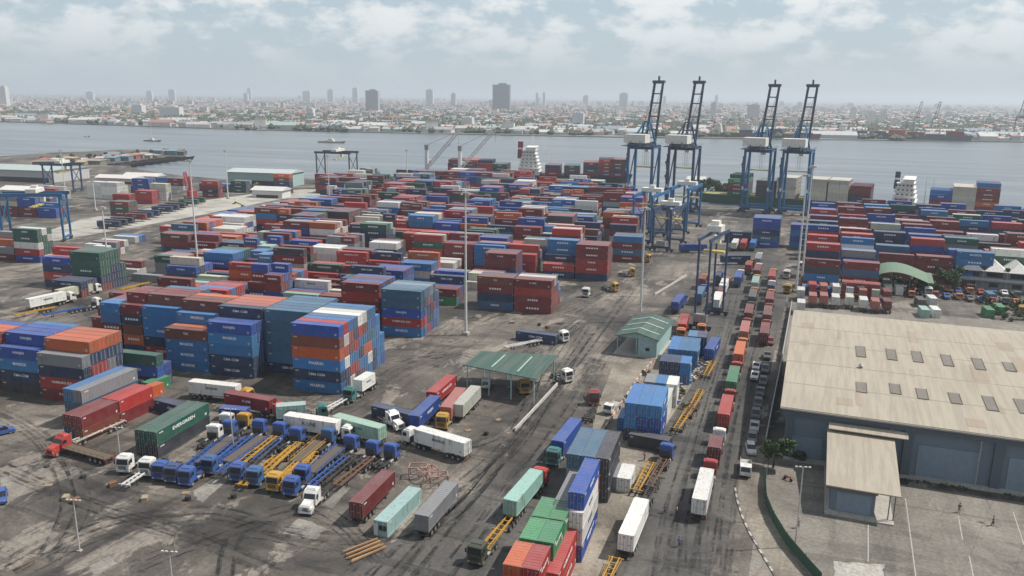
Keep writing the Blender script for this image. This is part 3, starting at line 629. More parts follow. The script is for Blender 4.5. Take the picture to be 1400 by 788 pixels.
        def frame(b):
            for s in (-1, 1): b.box((0, s*.5, 1.0), (L, .14, .36))
            for i in range(9): b.box((-a+.2+i*(L-.4)/8, 0, 1.08), (.14, 2.4 if i in (0, 4, 8) else 1.3, .2))
            if kind == 'flatbed': [b.box((0, s*1.17, 1.28), (L, .1, .16)) for s in (-1, 1)]; [b.box((x, s*1.2, 1.4), (.08, .06, .5)) for x in [(-a+.3+i*(L-.6)/7) for i in range(8)] for s in (-1, 1)]; [b.box((0, s*1.2, 1.88), (L-.4, .05, .08)) for s in (-1, 1)]
            for s in (-1, 1): b.bar((-a+.3, s*.5, 1.2), (a-.3, s*.9 if kind == 'trailer' else s*.5, 1.2), .08)
        add('trailer_frame', frame, [VP], True)
        if kind == 'flatbed': add('deck', lambda b: [b.box((-a+.35+i*.5, 0, 1.31), (.44, 2.2, .06)) for i in range(24)], [mat((.11, .085, .06), .85, 0, .5)])
        for s in (-1, 1): add('landing_leg', lambda b: (b.box((a-2.6, s*.6, .12), (.14, .14, .95)), b.box((a-2.6, s*.6, .02), (.35, .3, .1))), [BLACK])
        add('rear_bumper', lambda b: (b.box((-a+.05, 0, .55), (.1, 2.3, .18)), [b.box((-a+.1, s*.7, .7), (.08, .1, .35)) for s in (-1, 1)]), [BLACK])
        for s in (-1, 1): add('tail_lamp', lambda b: b.box((-a-.01, s*.95, .75), (.04, .35, .14)), [mat((.45, .02, .02), .3, 0, .2)])
        wheels((-a+1.4, -a+2.75, -a+4.1) if kind != 'trailer20' else (-a+1.3, -a+2.6), (-1.0, 1.0))
    elif kind == 'car':
        add('car_body', lambda b: b.prism([(-2.3, .35), (2.3, .35), (2.35, .75), (2.1, .98), (1.1, 1.08), (-1.5, 1.12), (-2.3, 1.02)], -.9, .9), [VP], True)
        add('cabin', lambda b: b.prism([(-2.0, 1.08), (1.15, 1.06), (.45, 1.62), (-.4, 1.72), (-1.7, 1.66)], -.78, .78), [GLASS])
        add('roof', lambda b: b.box((-.6, 0, 1.68), (1.9, 1.4, .06)), [VP], True)
        for s in (-1, 1): add('headlight', lambda b: b.box((2.3, s*.65, .68), (.08, .3, .16)), [LAMP])
        wheels((1.4, -1.4), (-.82, .82), WC, .33)
    elif kind == 'pickup':
        add('cab', lambda b: b.prism([(-.6, .5), (2.5, .5), (2.55, 1.0), (2.35, 1.2), (1.4, 1.32), (.75, 1.92), (-.5, 1.95), (-.6, 1.3)], -.92, .92), [VP], True)
        add('windscreen', lambda b: b.add([(1.36, -.78, 1.36), (1.36, .78, 1.36), (.80, .72, 1.90), (.80, -.72, 1.90)], [(0, 1, 2, 3)]), [GLASS])
        for s in (-1, 1): add('side_window', lambda b: b.box((.1, s*.925, 1.35), (.95, .015, .42)), [GLASS])
        add('cargo_bed', lambda b: (b.box((-1.75, 0, .62), (2.3, 1.84, .1)), [b.box((-1.75, s*.9, .7), (2.3, .06, .55)) for s in (-1, 1)], b.box((-2.88, 0, .7), (.06, 1.84, .55))), [VP], True)
        for s in (-1, 1): add('headlight', lambda b: b.box((2.52, s*.68, .88), (.08, .3, .2)), [LAMP])
        add('grille', lambda b: b.box((2.55, 0, .72), (.04, .9, .3)), [BLACK])
        wheels((1.6, -1.7), (-.84, .84), WC, .36)
    elif kind == 'box_truck':
        add('cab', lambda b: b.prism([(1.5, .7), (3.3, .7), (3.35, 1.4), (3.05, 2.35), (1.5, 2.4)], -1.0, 1.0), [VP], True)
        add('windscreen', lambda b: b.add([(3.36, -.88, 1.45), (3.36, .88, 1.45), (3.09, .82, 2.25), (3.09, -.82, 2.25)], [(0, 1, 2, 3)]), [GLASS])
        for s in (-1, 1): add('side_window', lambda b: b.box((2.4, s*1.005, 1.5), (.8, .02, .6)), [GLASS])
        add('cargo_bed', lambda b: (b.box((-.9, 0, .95), (4.5, 2.1, .12)), [b.box((-.9, s*1.03, 1.07), (4.5, .05, .55)) for s in (-1, 1)], b.box((1.33, 0, 1.07), (.06, 2.1, .9))), [mat((.35, .33, .30), .7)])
        add('chassis_frame', lambda b: b.box((-.2, 0, .6), (6, .8, .2)), [BLACK])
        for s in (-1, 1): add('headlight', lambda b: b.box((3.33, s*.75, .85), (.06, .3, .2)), [LAMP])
        wheels((2.4, -1.9), (-.9, .9), WC, .42)
    PR[kind] = P; return P
def spawn(kind, name, loc, rz, color, label, cat, group=None):
    e = empty(name, loc, rz, label, cat, group)
    for nm, me, painted, l, subs in proto(kind):
        o = child(e, nm, me, color, l)
        for sn, sm in subs: child(o, sn, sm)
    return e
BLUE = (.018, .085, .33); YEL = (.50, .27, .025); VW = (.72, .71, .68); VRED = (.45, .03, .025); TEAL = (.03, .17, .17); DRK = (.035, .035, .035); RST = (.17, .085, .045); ORG = (.60, .18, .04); CRM = (.55, .52, .45)
def geo(a, b):
    p, q = G(*a), G(*b); d = p-q; return p, math.atan2(d.y, d.x)
def tractor(px, toward, kind, color, label, group='lorry tractors'):
    p, rz = geo(px, toward); o = 3.1 if kind != 'bonneted' else 3.5
    return spawn(kind, 'lorry_tractor', (p.x-math.cos(rz)*o, p.y-math.sin(rz)*o, 0), rz, color, label, 'lorry', group)
def rig(front, rear, kind, color, where, load=None, tcol=DRK, L=40, logo=True, tname='black', gap=.9, tk=None):
    """tractor + chassis + load; front = ground pixel of the front bumper, rear gives the direction"""
    p, rz = geo(front, rear); cs, sn = math.cos(rz), math.sin(rz)
    tr = 6.6 if kind == 'cabover' else 7.1
    if kind:
        o = 3.1 if kind != 'bonneted' else 3.5
        spawn(kind, 'lorry_tractor', (p.x-cs*o, p.y-sn*o, 0), rz, color, '%s tractor unit %s' % where[:2], 'lorry', 'lorry tractors')
        s0 = 3.3 if kind == 'cabover' else 4.9
    else: s0 = 0
    a = 6.1 if L == 40 else 4.3
    cx, cy = p.x-cs*(s0+a), p.y-sn*(s0+a)
    spawn('trailer' if L == 40 else 'trailer20', 'container_trailer', (cx, cy, 0), rz, tcol, ('%s skeletal trailer %s' % (tname, where[2] if len(where) > 2 else where[1])), 'trailer', 'container trailers')
    if load:
        add_container(cx, cy, 1.38, rz+PI, L, load, '%s container riding %s' % (PAL[load][1], where[2] if len(where) > 2 else where[1]), 'containers on trailers', logo)
def yx(px, py, L, ck, label, ang, z0=0.0, corner='nl', logo=True):
    """one box on the ground; pixel = its near bottom corner (left for nl, right for nr)"""
    p = G(px, py, z0); a = math.radians(ang); u = Vector((math.cos(a), math.sin(a), 0)); w = Vector((-math.sin(a), math.cos(a), 0))
    if corner == 'nl': c = p+u*LEN[L]/2+w*1.22           # box long axis runs right from the corner
    else: c = p+u*LEN[L]/2+w*1.22                          # box runs away from the corner, body to the left
    rz = a if corner == 'nl' else a+PI
    return add_container(c.x, c.y, z0, rz, L, ck, label, 'boxes set down on the yard', logo)
# --- boxes standing in the left park
yx(117, 607, 40, 'b', 'brown container on the ground, nearest of the red double stack', 84, corner='nr', logo=False)
yx(117, 607, 40, 'm', 'maroon container on the brown one behind the red tractor', 84, corner='nr', logo=False); bpy.context.view_layer.update()
def stack_y(px, py, ang, bays, label, kx=1.0):
    p = G(px, py); a = math.radians(ang); u = Vector((math.cos(a), math.sin(a), 0)); w = Vector((-math.sin(a), math.cos(a), 0))
    for k, col in enumerate(bays):
        for j, c in enumerate(col):
            for t, ch in enumerate(c):
                q = p+u*(k*12.5+6.1)*kx+w*(1.22+j*2.5)
                cc = add_container(q.x, q.y, t*TH, a+PI, 40, ch, ' '.join(('%s container, %s tier, %s bay, %s, %s' % (PAL[ch][1], ORD[t], ('near', 'far')[k], ('right column', 'left column', 'third column')[j], label)).split()[:16]), 'double stacks in the lorry park', logo=(ch in 'G' and j == 0)); cc.scale = (kx, 1, 1)
for o in [o for o in COL.objects if o.get('label') in ('brown container on the ground, nearest of the red double stack', 'maroon container on the brown one behind the red tractor')]:
    for k in kids(o): bpy.data.objects.remove(k)
    bpy.data.objects.remove(o)
stack_y(115, 606, 91, [['bm', 'nm'], ['mR', 'rR']], 'behind red tractor', .765)
stack_y(117, 586, 92, [['rsg', 'nsl']], 'grey and blue stack', 1.25)
stack_y(217, 628, 95, [['kG', 'kG']], 'with the long green box', 1.30)
yx(212, 563, 40, 'n', 'navy container lying behind the long green box', -6)
yx(262, 518, 20, 'e', 'green short container beside the blue and grey stack', 84, corner='nr', logo=False) if False else None
yx(205, 540, 20, 'e', 'bright green short container at the end of the grey stack', 86, corner='nr', logo=False)
yx(196, 550, 20, 'o', 'orange short container beside the bright green one', 86, corner='nr', logo=False)
yx(300, 575, 20, 'r', 'royal blue short container under the white reefer nose', 10, logo=False)
yx(530, 736, 40, 't', 'pale green site office container with door and windows', 91, corner='nr', logo=False)
yx(508, 571, 40, 'n', 'navy container set down left of the blue rig', -8)
yx(845, 608, 40, 'k', 'charcoal container lying crosswise beside the blue roofs', -4, logo=False).scale = (.66, 1, 1)
yx(705, 465, 40, 'n', 'navy container alone on the yard below the maroon stack', -3)
# --- rigs in the left park
rig((68, 626), (150, 590), 'bonneted', VRED, ('red bonneted', 'in front of the maroon double stack'), None, CRM, tname='cream')
rig((345, 552), (240, 540), 'cabover', YEL, ('yellow', 'nosing out right of the white reefer', 'behind the yellow cab'), 'w', BLUE)
rig((400, 575), (330, 562), 'bonneted', VRED, ('small red', 'beside the pale teal short box', 'behind the small red cab'), 'm')
rig((449, 573), (400, 577), 'cabover', TEAL, ('teal', 'pulling the pale short box', 'behind the teal cab'), 't', L=20, tcol=DRK)
rig((484, 605), (402, 592), 'cabover', VW, ('white', 'below the tall slate stack', 'behind the white cab, lettered reefer'), 'w', logo='K')
rig((554, 605), (630, 628), 'cabover', VW, ('white', 'facing left with a white reefer', 'of the white reefer by the rusty frames'), 'w', RST, tname='rusty')
rig((460, 592), (560, 620), None, VW, ('', '', 'of the pale teal box in the truck row'), 't')
rig((510, 558), (545, 520), None, VW, ('', '', 'with the slate box'), None) if False else None
rig((440, 570), (520, 525), None, VW, ('', '', 'lying empty in front of the six-high stack'), None, VW, tname='white')
rig((475, 552), (512, 528), 'cabover', TEAL, ('dark teal', 'below the six-high stack corner', 'of the white box at the stack foot'), 'w', L=20)
tractor((548, 590), (520, 574), 'bonneted', VW, 'white bonneted tractor tucked behind the pale teal box')
rig((566, 594), (612, 548), None, DRK, ('', '', 'under the royal blue box in the parked group'), 'r')
rig((603, 590), (640, 540), 'cabover', YEL, ('bright yellow flat-nosed', 'facing out of the parked group', 'behind the bright yellow cab'), 'p')
rig((626, 578), (662, 538), None, DRK, ('', '', 'under the cream box in the parked group'), 'c')
rig((590, 560), (640, 515), None, DRK, ('', '', 'under the red box in the parked group'), 'R')
tractor((168, 650), (205, 620), 'cabover', VW, 'white high-roof tractor beside the rusty flatbed')
tractor((198, 655), (232, 628), 'cabover', VW, 'second white tractor half hidden by the first')
tractor((216, 660), (248, 635), 'cabover', BLUE, 'blue tractor next to the white pair')
rig((252, 668), (330, 605), 'cabover', BLUE, ('blue', 'leading the first blue trailer'), None, BLUE, tname='blue')
rig((345, 668), (420, 600), 'cabover', (.03, .12, .30), ('dusty blue', 'beside the yellow trailers'), None, YEL, tname='yellow')
rig((300, 655), (368, 600), None, BLUE, ('', '', 'between two blue tractors'), None, BLUE, tname='deep blue')
rig((410, 665), (470, 610), 'cabover', BLUE, ('deep blue', 'behind the white bonneted tractor'), None, BLUE, tname='dark blue')
for fr, rr, c, nm in [((378, 668), (440, 606), YEL, 'long yellow'), ((393, 672), (455, 608), YEL, 'second yellow'), ((440, 668), (505, 615), DRK, 'black empty'), ((330, 640), (400, 585), YEL, 'short yellow'), ((460, 672), (528, 618), RST, 'rusty empty')]:
    rig(fr, rr, None, None, ('', '', 'in the parked trailer rows'), None, c, tname=nm)
for (x, y), w in [((350, 600), 'first'), ((378, 604), 'second'), ((475, 622), 'third'), ((505, 630), 'fourth'), ((530, 634), 'fifth')]:
    tractor((x+10, y-8), (x-12, y+10), 'cabover', BLUE, 'blue tractor facing away, %s from left in the parked rows' % w)
MP = [((283, 652), (340, 604), 'cabover', (.02, .10, .28), 'second dusty blue', BLUE), ((322, 662), (382, 610), 'cabover', BLUE, 'mid-row blue', DRK), ((372, 676), (432, 622), 'cabover', (.55, .30, .03), 'amber', YEL), ((395, 682), (455, 628), 'cabover', BLUE, 'blue front-row', DRK), ((233, 664), (290, 618), 'cabover', (.02, .06, .20), 'dark blue', BLUE)]
for k_, (fr, rr, kd, c, nm, tc_) in enumerate(MP): rig(fr, rr, kd, c, (nm, 'wedged into the front row, %s' % ('left of middle', 'middle', 'right of middle', 'far right', 'far left')[k_], 'behind the %s cab' % nm), None, tc_, tname='grimy')
for k_, (x, y, c, nm) in enumerate([(310, 600, BLUE, 'blue'), (330, 590, YEL, 'yellow'), (405, 592, BLUE, 'blue'), (430, 598, YEL, 'yellow'), (445, 612, (.02, .10, .28), 'dusty blue'), (402, 610, BLUE, 'bright blue'), (290, 606, VW, 'white'), (306, 590, VW, 'dirty white')]):
    tractor((x+9, y-7), (x-11, y+9), 'cabover', c, '%s tractor facing away in the second row, %s from left' % (nm, NTH[(3, 5, 6, 8, 9, 7, 1, 2)[k_]-1].replace('front', 'first')))
for k_, (a_, c_, tc_, nm) in enumerate([((350, 636), (408, 588), BLUE, 'bare blue'), ((365, 650), (424, 600), YEL, 'bare yellow'), ((296, 662), (356, 614), DRK, 'black'), ((425, 672), (486, 622), BLUE, 'oily blue'), ((330, 672), (388, 624), YEL, 'dull yellow')]):
    rig(a_, c_, None, None, ('', '', 'squeezed between rows, %s' % NTH[k_].replace('front', 'first')), None, tc_, tname=nm)
for fr, rr, c, nm in [((312, 640), (378, 592), BLUE, 'blue stake-sided flatbed between the blue tractors'), ((425, 655), (482, 606), BLUE, 'blue stake-sided flatbed right of the yellow trailers'), ((275, 642), (330, 596), BLUE, 'blue stake-sided flatbed behind the green box end'), ((405, 640), (452, 600), YEL, 'yellow stake-sided flatbed among the yellow trailers')]:
    p, rz = geo(fr, rr); spawn('flatbed', 'flatbed_trailer', (p.x-math.cos(rz)*6, p.y-math.sin(rz)*6, 0), rz, c, nm, 'trailer', 'flatbeds in the parked rows')
tractor((417, 706), (446, 672), 'bonneted', VW, 'white bonneted tractor standing alone on pale slab')
rig((532, 672), (482, 724), None, DRK, ('', '', 'carrying the maroon box in the foreground'), 'm', logo=False)
rig((618, 688), (570, 745), None, DRK, ('', '', 'carrying the long grey box in the foreground'), 'g', logo=False)
p, rz = geo((92, 618), (170, 640)); spawn('flatbed', 'flatbed_trailer', (p.x-math.cos(rz)*6, p.y-math.sin(rz)*6, 0), rz, RST, 'rusty brown flatbed trailer with side stakes', 'trailer')
rig((170, 672), (215, 642), None, None, ('', '', 'lying bare near the blue tractors'), None, VW, tname='white', L=20)
# --- lanes
rig((754, 640), (808, 570), 'cabover', TEAL, ('dark teal', 'facing the camera with a blue box', 'of the blue box on the lane'), 'r', BLUE, tname='blue', logo=False)
rig((742, 660), (688, 726), 'cabover', VRED, ('red', 'pulling the pale green box away', 'of the pale green box on the lane'), 't', logo=False)
rig((648, 776), (692, 722), 'cabover', (.05, .06, .04), ('dark green', 'at the bottom edge with yellow trailer'), None, YEL, tname='yellow')
tractor((812, 556), (806, 530), 'cabover', (.25, .03, .03), 'dark red tractor facing the camera by the median')
tractor((838, 570), (850, 540), 'box_truck', VW, 'small white lorry on the median') if False else spawn('box_truck', 'small_lorry', G(838, 562), math.radians(-100), VW, 'small white lorry standing on the dirt median', 'lorry')
rig((913, 626), (868, 706), 'cabover', BLUE, ('blue', 'in the strip beside the road', 'behind the strip blue cab, with rusty frame'), None, RST, tname='rusty')
rig((942, 566), (905, 622), None, None, ('', '', 'ahead of the blue strip cab'), None, YEL, tname='yellow twin-beam')
for k_, (a_, c_, tc_, nm, ld) in enumerate([((958, 540), (928, 596), YEL, 'yellow', None), ((948, 556), (915, 616), RST, 'rusty', None), ((890, 640), (858, 700), YEL, 'yellow', None), ((918, 600), (884, 655), DRK, 'black', None), ((975, 500), (950, 545), YEL, 'yellow', None), ((815, 560), (780, 612), DRK, 'dark', None), ((978, 480), (960, 512), BLUE, 'blue', 'r')]):
    rig(a_, c_, None, None, ('', '', 'in the strip by the road, %s of the extras' % NTH[k_].replace('front', 'first')), ld, tc_, tname=nm, L=20 if k_ % 2 else 40)
rig((876, 712), (850, 775), None, None, ('', '', 'of the white and blue box on the road'), 'w', logo=False)
rig((842, 772), (822, 815), None, None, ('', '', 'cut by the bottom edge'), None, YEL, tname='bare yellow')
rig((900, 660), (870, 712), None, None, ('', '', 'ahead of the white and blue box'), None, DRK, tname='dark empty')
def lane_rig(X, Y0, L, ck, cab, w, tcol=DRK, tn='black', gapc=.8):
    ln = 12.2 if L == 40 else 6.1; rz = math.radians(91.5)
    spawn('trailer' if L == 40 else 'trailer20', 'container_trailer', (X, Y0+ln/2, 0), rz, tcol, '%s trailer under the %s' % (tn, w), 'trailer', 'container trailers')
    if ck: add_container(X, Y0+ln/2, 1.38, rz+PI, L, ck, '%s container, the %s' % (PAL[ck][1], w), 'containers on trailers', False)
    if cab: spawn('cabover', 'lorry_tractor', (X-.1, Y0+ln+3.2, 0), rz, cab[0], '%s tractor pulling the %s' % (cab[1], w), 'lorry', 'lorry tractors')
Q_ = [(-13.4, 123.5, 40, 'w', ((.35, .03, .03), 'red'), 'white box nearest in the queue'), (-13.6, 145.0, 20, 'm', (VW, 'white'), 'maroon short box in the queue'), (-13.9, 162.5, 40, 'R', ((.30, .04, .03), 'dull red'), 'red box in the queue'), (-14.5, 183.5, 40, 'e', (VRED, 'bright red'), 'green box in the queue'), (-15.0, 205.5, 40, 'o', (ORG, 'orange'), 'orange box in the queue'),
      (-15.6, 227.5, 40, 'p', ((.2, .04, .03), 'brown'), 'faded pink box in the queue'), (-16.2, 249, 40, 'm', (DRK, 'dark'), 'maroon box high in the queue'), (-16.8, 271, 40, 'd', (ORG, 'orange'), 'charcoal box high in the queue'), (-17.6, 293, 40, 't', (YEL, 'yellow'), 'pale box high in the queue'), (-18.6, 316, 40, 'm', (VW, 'white'), 'dark red box at the queue head'), (-20, 340, 40, 'g', (VW, 'white'), 'grey box beyond the queue head')]
for q in Q_: lane_rig(*q)
for q in [(-10.1, 228, 40, 'm', ((.25, .03, .03), 'dull red'), 'maroon box low in the second lane'), (-10.6, 249, 40, 'b', ((.25, .03, .03), 'dull red'), 'brown box in the second lane'), (-11.2, 270, 40, 'm', (ORG, 'orange'), 'maroon box in the middle of the second lane'), (-11.8, 291, 20, 'n', (VW, 'white'), 'navy short box in the second lane'), (-12.6, 307, 40, 'R', (YEL, 'yellow'), 'red box at the second lane head'),
          (-27.5, 262, 40, 'w', (VRED, 'red'), 'white box right of the gantry, nearer'), (-27.8, 284, 40, 'w', (ORG, 'orange'), 'white box right of the gantry, farther'), (-31.5, 300, 20, 'n', (BLUE, 'blue'), 'navy short box behind the gantry'), (-34.0, 268, 40, 's', (BLUE, 'blue'), 'slate box left of the white boxes'), (-24.2, 300, 40, 'r', (VW, 'white'), 'blue box by the orange tractor'), (-36, 292, 20, 'm', (YEL, 'yellow'), 'maroon short box left of the lane'),
          (-22.5, 325, 20, 'R', (ORG, 'orange'), 'red short box near the blue stack')]: lane_rig(*q)
rig((934, 415), (912, 442), 'cabover', BLUE, ('blue', 'at the gate end with blue box', 'of the blue box near the green shed'), 'r', logo=False)
rig((930, 466), (944, 420), 'cabover', ORG, ('orange', 'beside the gantry crane leg', 'of the red box beside the gantry leg'), 'R', logo=False)
tractor((958, 460), (968, 436), 'cabover', ORG, 'orange tractor right of the gantry crane leg')
0 and rig((998, 395), (982, 432), None, None, ('', '', 'of the nearer white box right of the gantry'), 'w', logo=False)
0 and rig((1010, 368), (998, 398), 'cabover', VRED, ('red', 'ahead of two white boxes', 'of the farther white box right of the gantry'), 'w', logo=False)
rig((985, 362), (1030, 362), None, None, ('', '', 'of the navy box across the lane'), 'n', BLUE, tname='blue')
for i, (x, c) in enumerate([(1000, 'w'), (1012, 'R'), (1025, 'l')]):
    rig((x+6, 338), (x-4, 356), None, None, ('', '', 'of the %s box parked before the tall blue stack' % PAL[c][1]), c, logo=False)
tractor((1032, 366), (1046, 346), 'cabover', ORG, 'orange tractor beside the three parked boxes')
rig((965, 346), (940, 346), None, None, ('', '', 'of the blue box behind the gantry mast'), 'r', logo=False)
for i, (x, y, c, w) in enumerate([(1078, 400, YEL, 'yellow tractor beside the crane mast foot'), (1076, 380, VW, 'white tractor behind the yellow one'), (1095, 368, VW, 'white tractor by the twin masts'), (857, 378, YEL, 'yellow tractor beside the tall maroon stack'), (834, 398, YEL, 'yellow tractor on the lane below the maroon stack'),
        (880, 358, YEL, 'yellow tractor near the slate stack'), (764, 466, VW, 'white tractor standing on the lane above the canopy'), (768, 520, VW, 'white tractor leaving the green canopy'), (803, 405, VW, 'small white tractor on the wet lane'), (1395, 430, YEL, 'yellow tractor at the right edge')]):
    p = G(x, y); spawn('cabover', 'lorry_tractor', (p.x, p.y, 0), math.radians([-100, -95, -80, 10, -20, -10, -30, -35, -90, -90][i]), c, w, 'lorry', 'lorry tractors')
for i, (x, y, dx, c, ld, w) in enumerate([(40, 420, 1, CRM, 'w', 'long white box at the left field'), (75, 408, 1, YEL, 'c', 'cream box at the left field')]):
    rig((x+62, y-8), (x, y+6), 'cabover', VW, ('white', 'pulling the ' + w, 'of the ' + w), ld, YEL, tname='yellow')
tractor((138, 420), (105, 428), 'cabover', VW, 'white tractor left of the maroon topped stack')
for i, (a, b) in enumerate([((150, 408), (200, 396)), ((165, 400), (215, 388)), ((60, 436), (115, 425)), ((20, 436), (60, 428)), ((690, 480), (740, 470))]):
    rig(a, b, None, None, ('', '', ('beside the maroon topped stack', 'behind the maroon topped stack', 'on the left field', 'at the far left field', 'above the green canopy')[i]), None, (YEL, YEL, BLUE, YEL, VW)[i], tname=('yellow', 'long yellow', 'blue', 'rusty yellow', 'white')[i])
rig((20, 620), (-20, 600), None, None, ('', '', ''), None) if False else None
spawn('car', 'parked_car', G(3, 594), math.radians(60), BLUE, 'blue car cut by the left edge above', 'car', 'parked cars'); spawn('car', 'parked_car', G(2, 684), math.radians(-40), BLUE, 'blue car cut by the left edge beside pale slabs', 'car', 'parked cars')
# cars and lorries parked on the right verge
for k, x, y, rz, c, w in [('box_truck', 1019, 645, -86, VW, 'white flatbed lorry nearest on the verge'), ('car', 1028, 603, -87, (.12, .13, .15), 'dark grey car above the white lorry'), ('car', 1026, 618, -80, (.6, .6, .6), 'silver car between grey car and lorry'),
        ('pickup', 1031, 588, -88, (.4, .4, .4), 'grey pickup above the dark car'), ('car', 1033, 570, -88, (.03, .04, .05), 'black car in the verge row, lower'), ('car', 1036, 555, -88, (.03, .035, .04), 'black car in the verge row, upper'),
        ('pickup', 1039, 540, -89, (.05, .07, .09), 'navy pickup above the black cars'), ('pickup', 1032, 518, -92, VW, 'white pickup lower of the pair'), ('pickup', 1034, 505, -92, VW, 'white pickup upper of the pair'), ('car', 1043, 525, -89, (.06, .06, .06), 'dark car beside the white pickups'),
        ('car', 1046, 508, -89, (.1, .1, .11), 'charcoal car against the fence'), ('pickup', 1049, 490, -89, (.08, .09, .1), 'dark pickup high on the verge'), ('car', 1053, 470, -89, (.25, .03, .03), 'dull red car high on the verge')]:
    spawn(k, {'car': 'parked_car', 'pickup': 'parked_pickup', 'box_truck': 'small_lorry'}[k], G(x, y), math.radians(rz), c, w, {'car': 'car', 'pickup': 'pickup', 'box_truck': 'lorry'}[k], 'vehicles parked along the verge')
# boxes and lorries in the back lorry park behind the warehouse
row1 = [(1094, 410, 'w'), (1094, 428, 'w'), (1110, 418, 'p'), (1125, 418, 'p'), (1141, 420, 'w'), (1160, 420, 'c'), (1179, 424, 'w'), (1195, 426, 'p'), (1211, 426, 'm'), (1110, 402, 'R'), (1125, 404, 'p'), (1142, 405, 'w'), (1160, 406, 'w'), (1178, 410, 'p'), (1195, 410, 'c'), (1211, 412, 'm')]
for i, (x, y, c) in enumerate(row1):
    p = G(x, y); k = 'near' if y > 415 else 'far'
    spawn('trailer20', 'container_trailer', (p.x, p.y, 0), math.radians(92), DRK, 'dark short trailer, %s row of the back park, under the box at %s' % (k, {1094: 'the left end', 1110: 'second place', 1125: 'third place', 1141: 'fourth place', 1142: 'fourth place', 1160: 'fifth place', 1178: 'sixth place', 1179: 'sixth place', 1195: 'seventh place', 1211: 'the right end'}[x]), 'trailer', 'trailers in the back lorry park')
    add_container(p.x, p.y, 1.4, math.radians(-88), 20, c, '%s short container, %s row of the back park, at %s' % (PAL[c][1], k, {1094: 'the left end', 1110: 'second place', 1125: 'third place', 1141: 'fourth place', 1142: 'fourth place', 1160: 'fifth place', 1178: 'sixth place', 1179: 'sixth place', 1195: 'seventh place', 1211: 'the right end'}[x]), 'boxes in the back lorry park', False)
for i, (x, y, c) in enumerate([(1099, 388, ORG), (1114, 388, BLUE), (1136, 387, VW), (1154, 387, (.05, .10, .35)), (1170, 389, VW), (1188, 392, VRED), (1210, 392, (.12, .12, .12)), (1232, 398, VW), (1245, 396, ORG), (1267, 404, VW)]):
    p = G(x, y); spawn('box_truck' if i % 3 else 'cabover', 'small_lorry' if i % 3 else 'lorry_tractor', (p.x, p.y, 0), math.radians(-88+R.uniform(-4, 4)), c, 'lorry facing out of the back park, %s from left, %s' % (NTH[i].replace('front', 'first'), 'orange' if c == ORG else 'white' if c == VW else 'red' if c == VRED else 'dark' if c[0] == .12 else 'blue'), 'lorry', 'lorries in the back park')
for x, y, L, c, w in [(1262, 432, 20, 't', 'pale teal short container beside two white ones'), (1257, 418, 20, 'd', 'dark container behind the pale teal one'), (1277, 432, 20, 'w', 'white short container, nearer of two'), (1273, 416, 20, 'w', 'white short container, farther of two'), (1268, 398, 20, 'g', 'grey container behind the two white ones'),
        (1352, 410, 20, 's', 'slate container in the scrub by the office'), (1350, 432, 20, 'e', 'green short container near the roof edge'), (1365, 428, 20, 'e', 'green longer container beside the slate one')]:
    p = G(x, y); add_container(p.x, p.y, 0, math.radians(-84), L, c, w, 'loose boxes behind the warehouse', False)

for k_ in range(22):
    x = 1228+(k_ % 11)*15.5; y = (398 if k_ < 11 else 388)+(k_ % 11)*1.3+R.uniform(-1.5, 1.5); p = G(x, y); c, nm = R.choice([(VW, 'white'), (VRED, 'red'), (BLUE, 'blue'), ((.12, .12, .12), 'dark'), (ORG, 'orange')])
    if 1235 < x < 1390: spawn('box_truck' if k_ % 2 else 'pickup', 'small_lorry' if k_ % 2 else 'parked_pickup', (p.x, p.y-6, 0), math.radians(-88+R.uniform(-5, 5)), c, '%s %s in the %s row below the awning, %s from left' % (nm, 'lorry' if k_ % 2 else 'pickup', 'near' if k_ < 11 else 'far', NTH[k_ % 11].replace('front', 'first') if k_ % 11 < 10 else 'last'), 'lorry' if k_ % 2 else 'pickup', 'vehicles in the back park')
for k_ in range(9):
    x = 1108+k_*15; p = G(x, 395+k_*.8); c = R.choice('pwmcRw'); add_container(p.x, p.y, 0, math.radians(-88), 20, c, '%s short container, third row of the back park, %s from left' % (PAL[c][1], NTH[k_].replace('front', 'first')), 'boxes in the back lorry park', False)
# ------------------------------------------------------------ buildings
def bpart(parent, name, b, mats, **k): return child(parent, name, b.mesh(name, mats, **k))
def ribbed(c, hi=.5, rough=.6, scale=3.2):
    m, n, b = newmat('ribbed_metal'); t = N(n, 'ShaderNodeTexCoord'); w = N(n, 'ShaderNodeTexWave', i_Scale=scale, i_Distortion=0.0); w.wave_type = 'BANDS'; w.bands_direction = 'X'
    n.links.new(t.outputs['Object'], w.inputs['Vector'])
    st = ramp(n, [(.35, 0.0), (.7, .55)], noise(n, .10, 6, .65, mapping=((1.0, .35, 1),))); st2 = ramp(n, [(.45, 0.0), (.6, .35), (.7, 0.0)], noise(n, .5, 5, .7, mapping=((2.2, .10, 1),)))
    c1 = mixc(n, st.outputs[0], c, tuple(x*.78 for x in c)); c2 = mixc(n, st2.outputs[0], c1, (.19, .15, .12)); pl = ramp(n, [(.0, .80), (.35, 1.0), (1, 1.06)], w.outputs[0]); c3 = mixc(n, .55, c2, pl.outputs[0], 'MULTIPLY')
    n.links.new(c3, b.inputs['Base Color']); b.inputs['Roughness'].default_value = rough
    bp = N(n, 'ShaderNodeBump'); bp.inputs['Strength'].default_value = hi; bp.inputs['Distance'].default_value = .08; n.links.new(w.outputs[0], bp.inputs['Height']); n.links.new(bp.outputs[0], b.inputs['Normal']); return m
ROOFW = ribbed((.405, .355, .275)); WALLB = ribbed((.13, .185, .235), .35, .6, 2.2); TRIMB = mat((.075, .10, .125), .6, 0, .25); DOORB = ribbed((.19, .26, .33), .3, .6, 5.0); SKYL = ribbed((.24, .215, .18), .6, .5, 9.0)
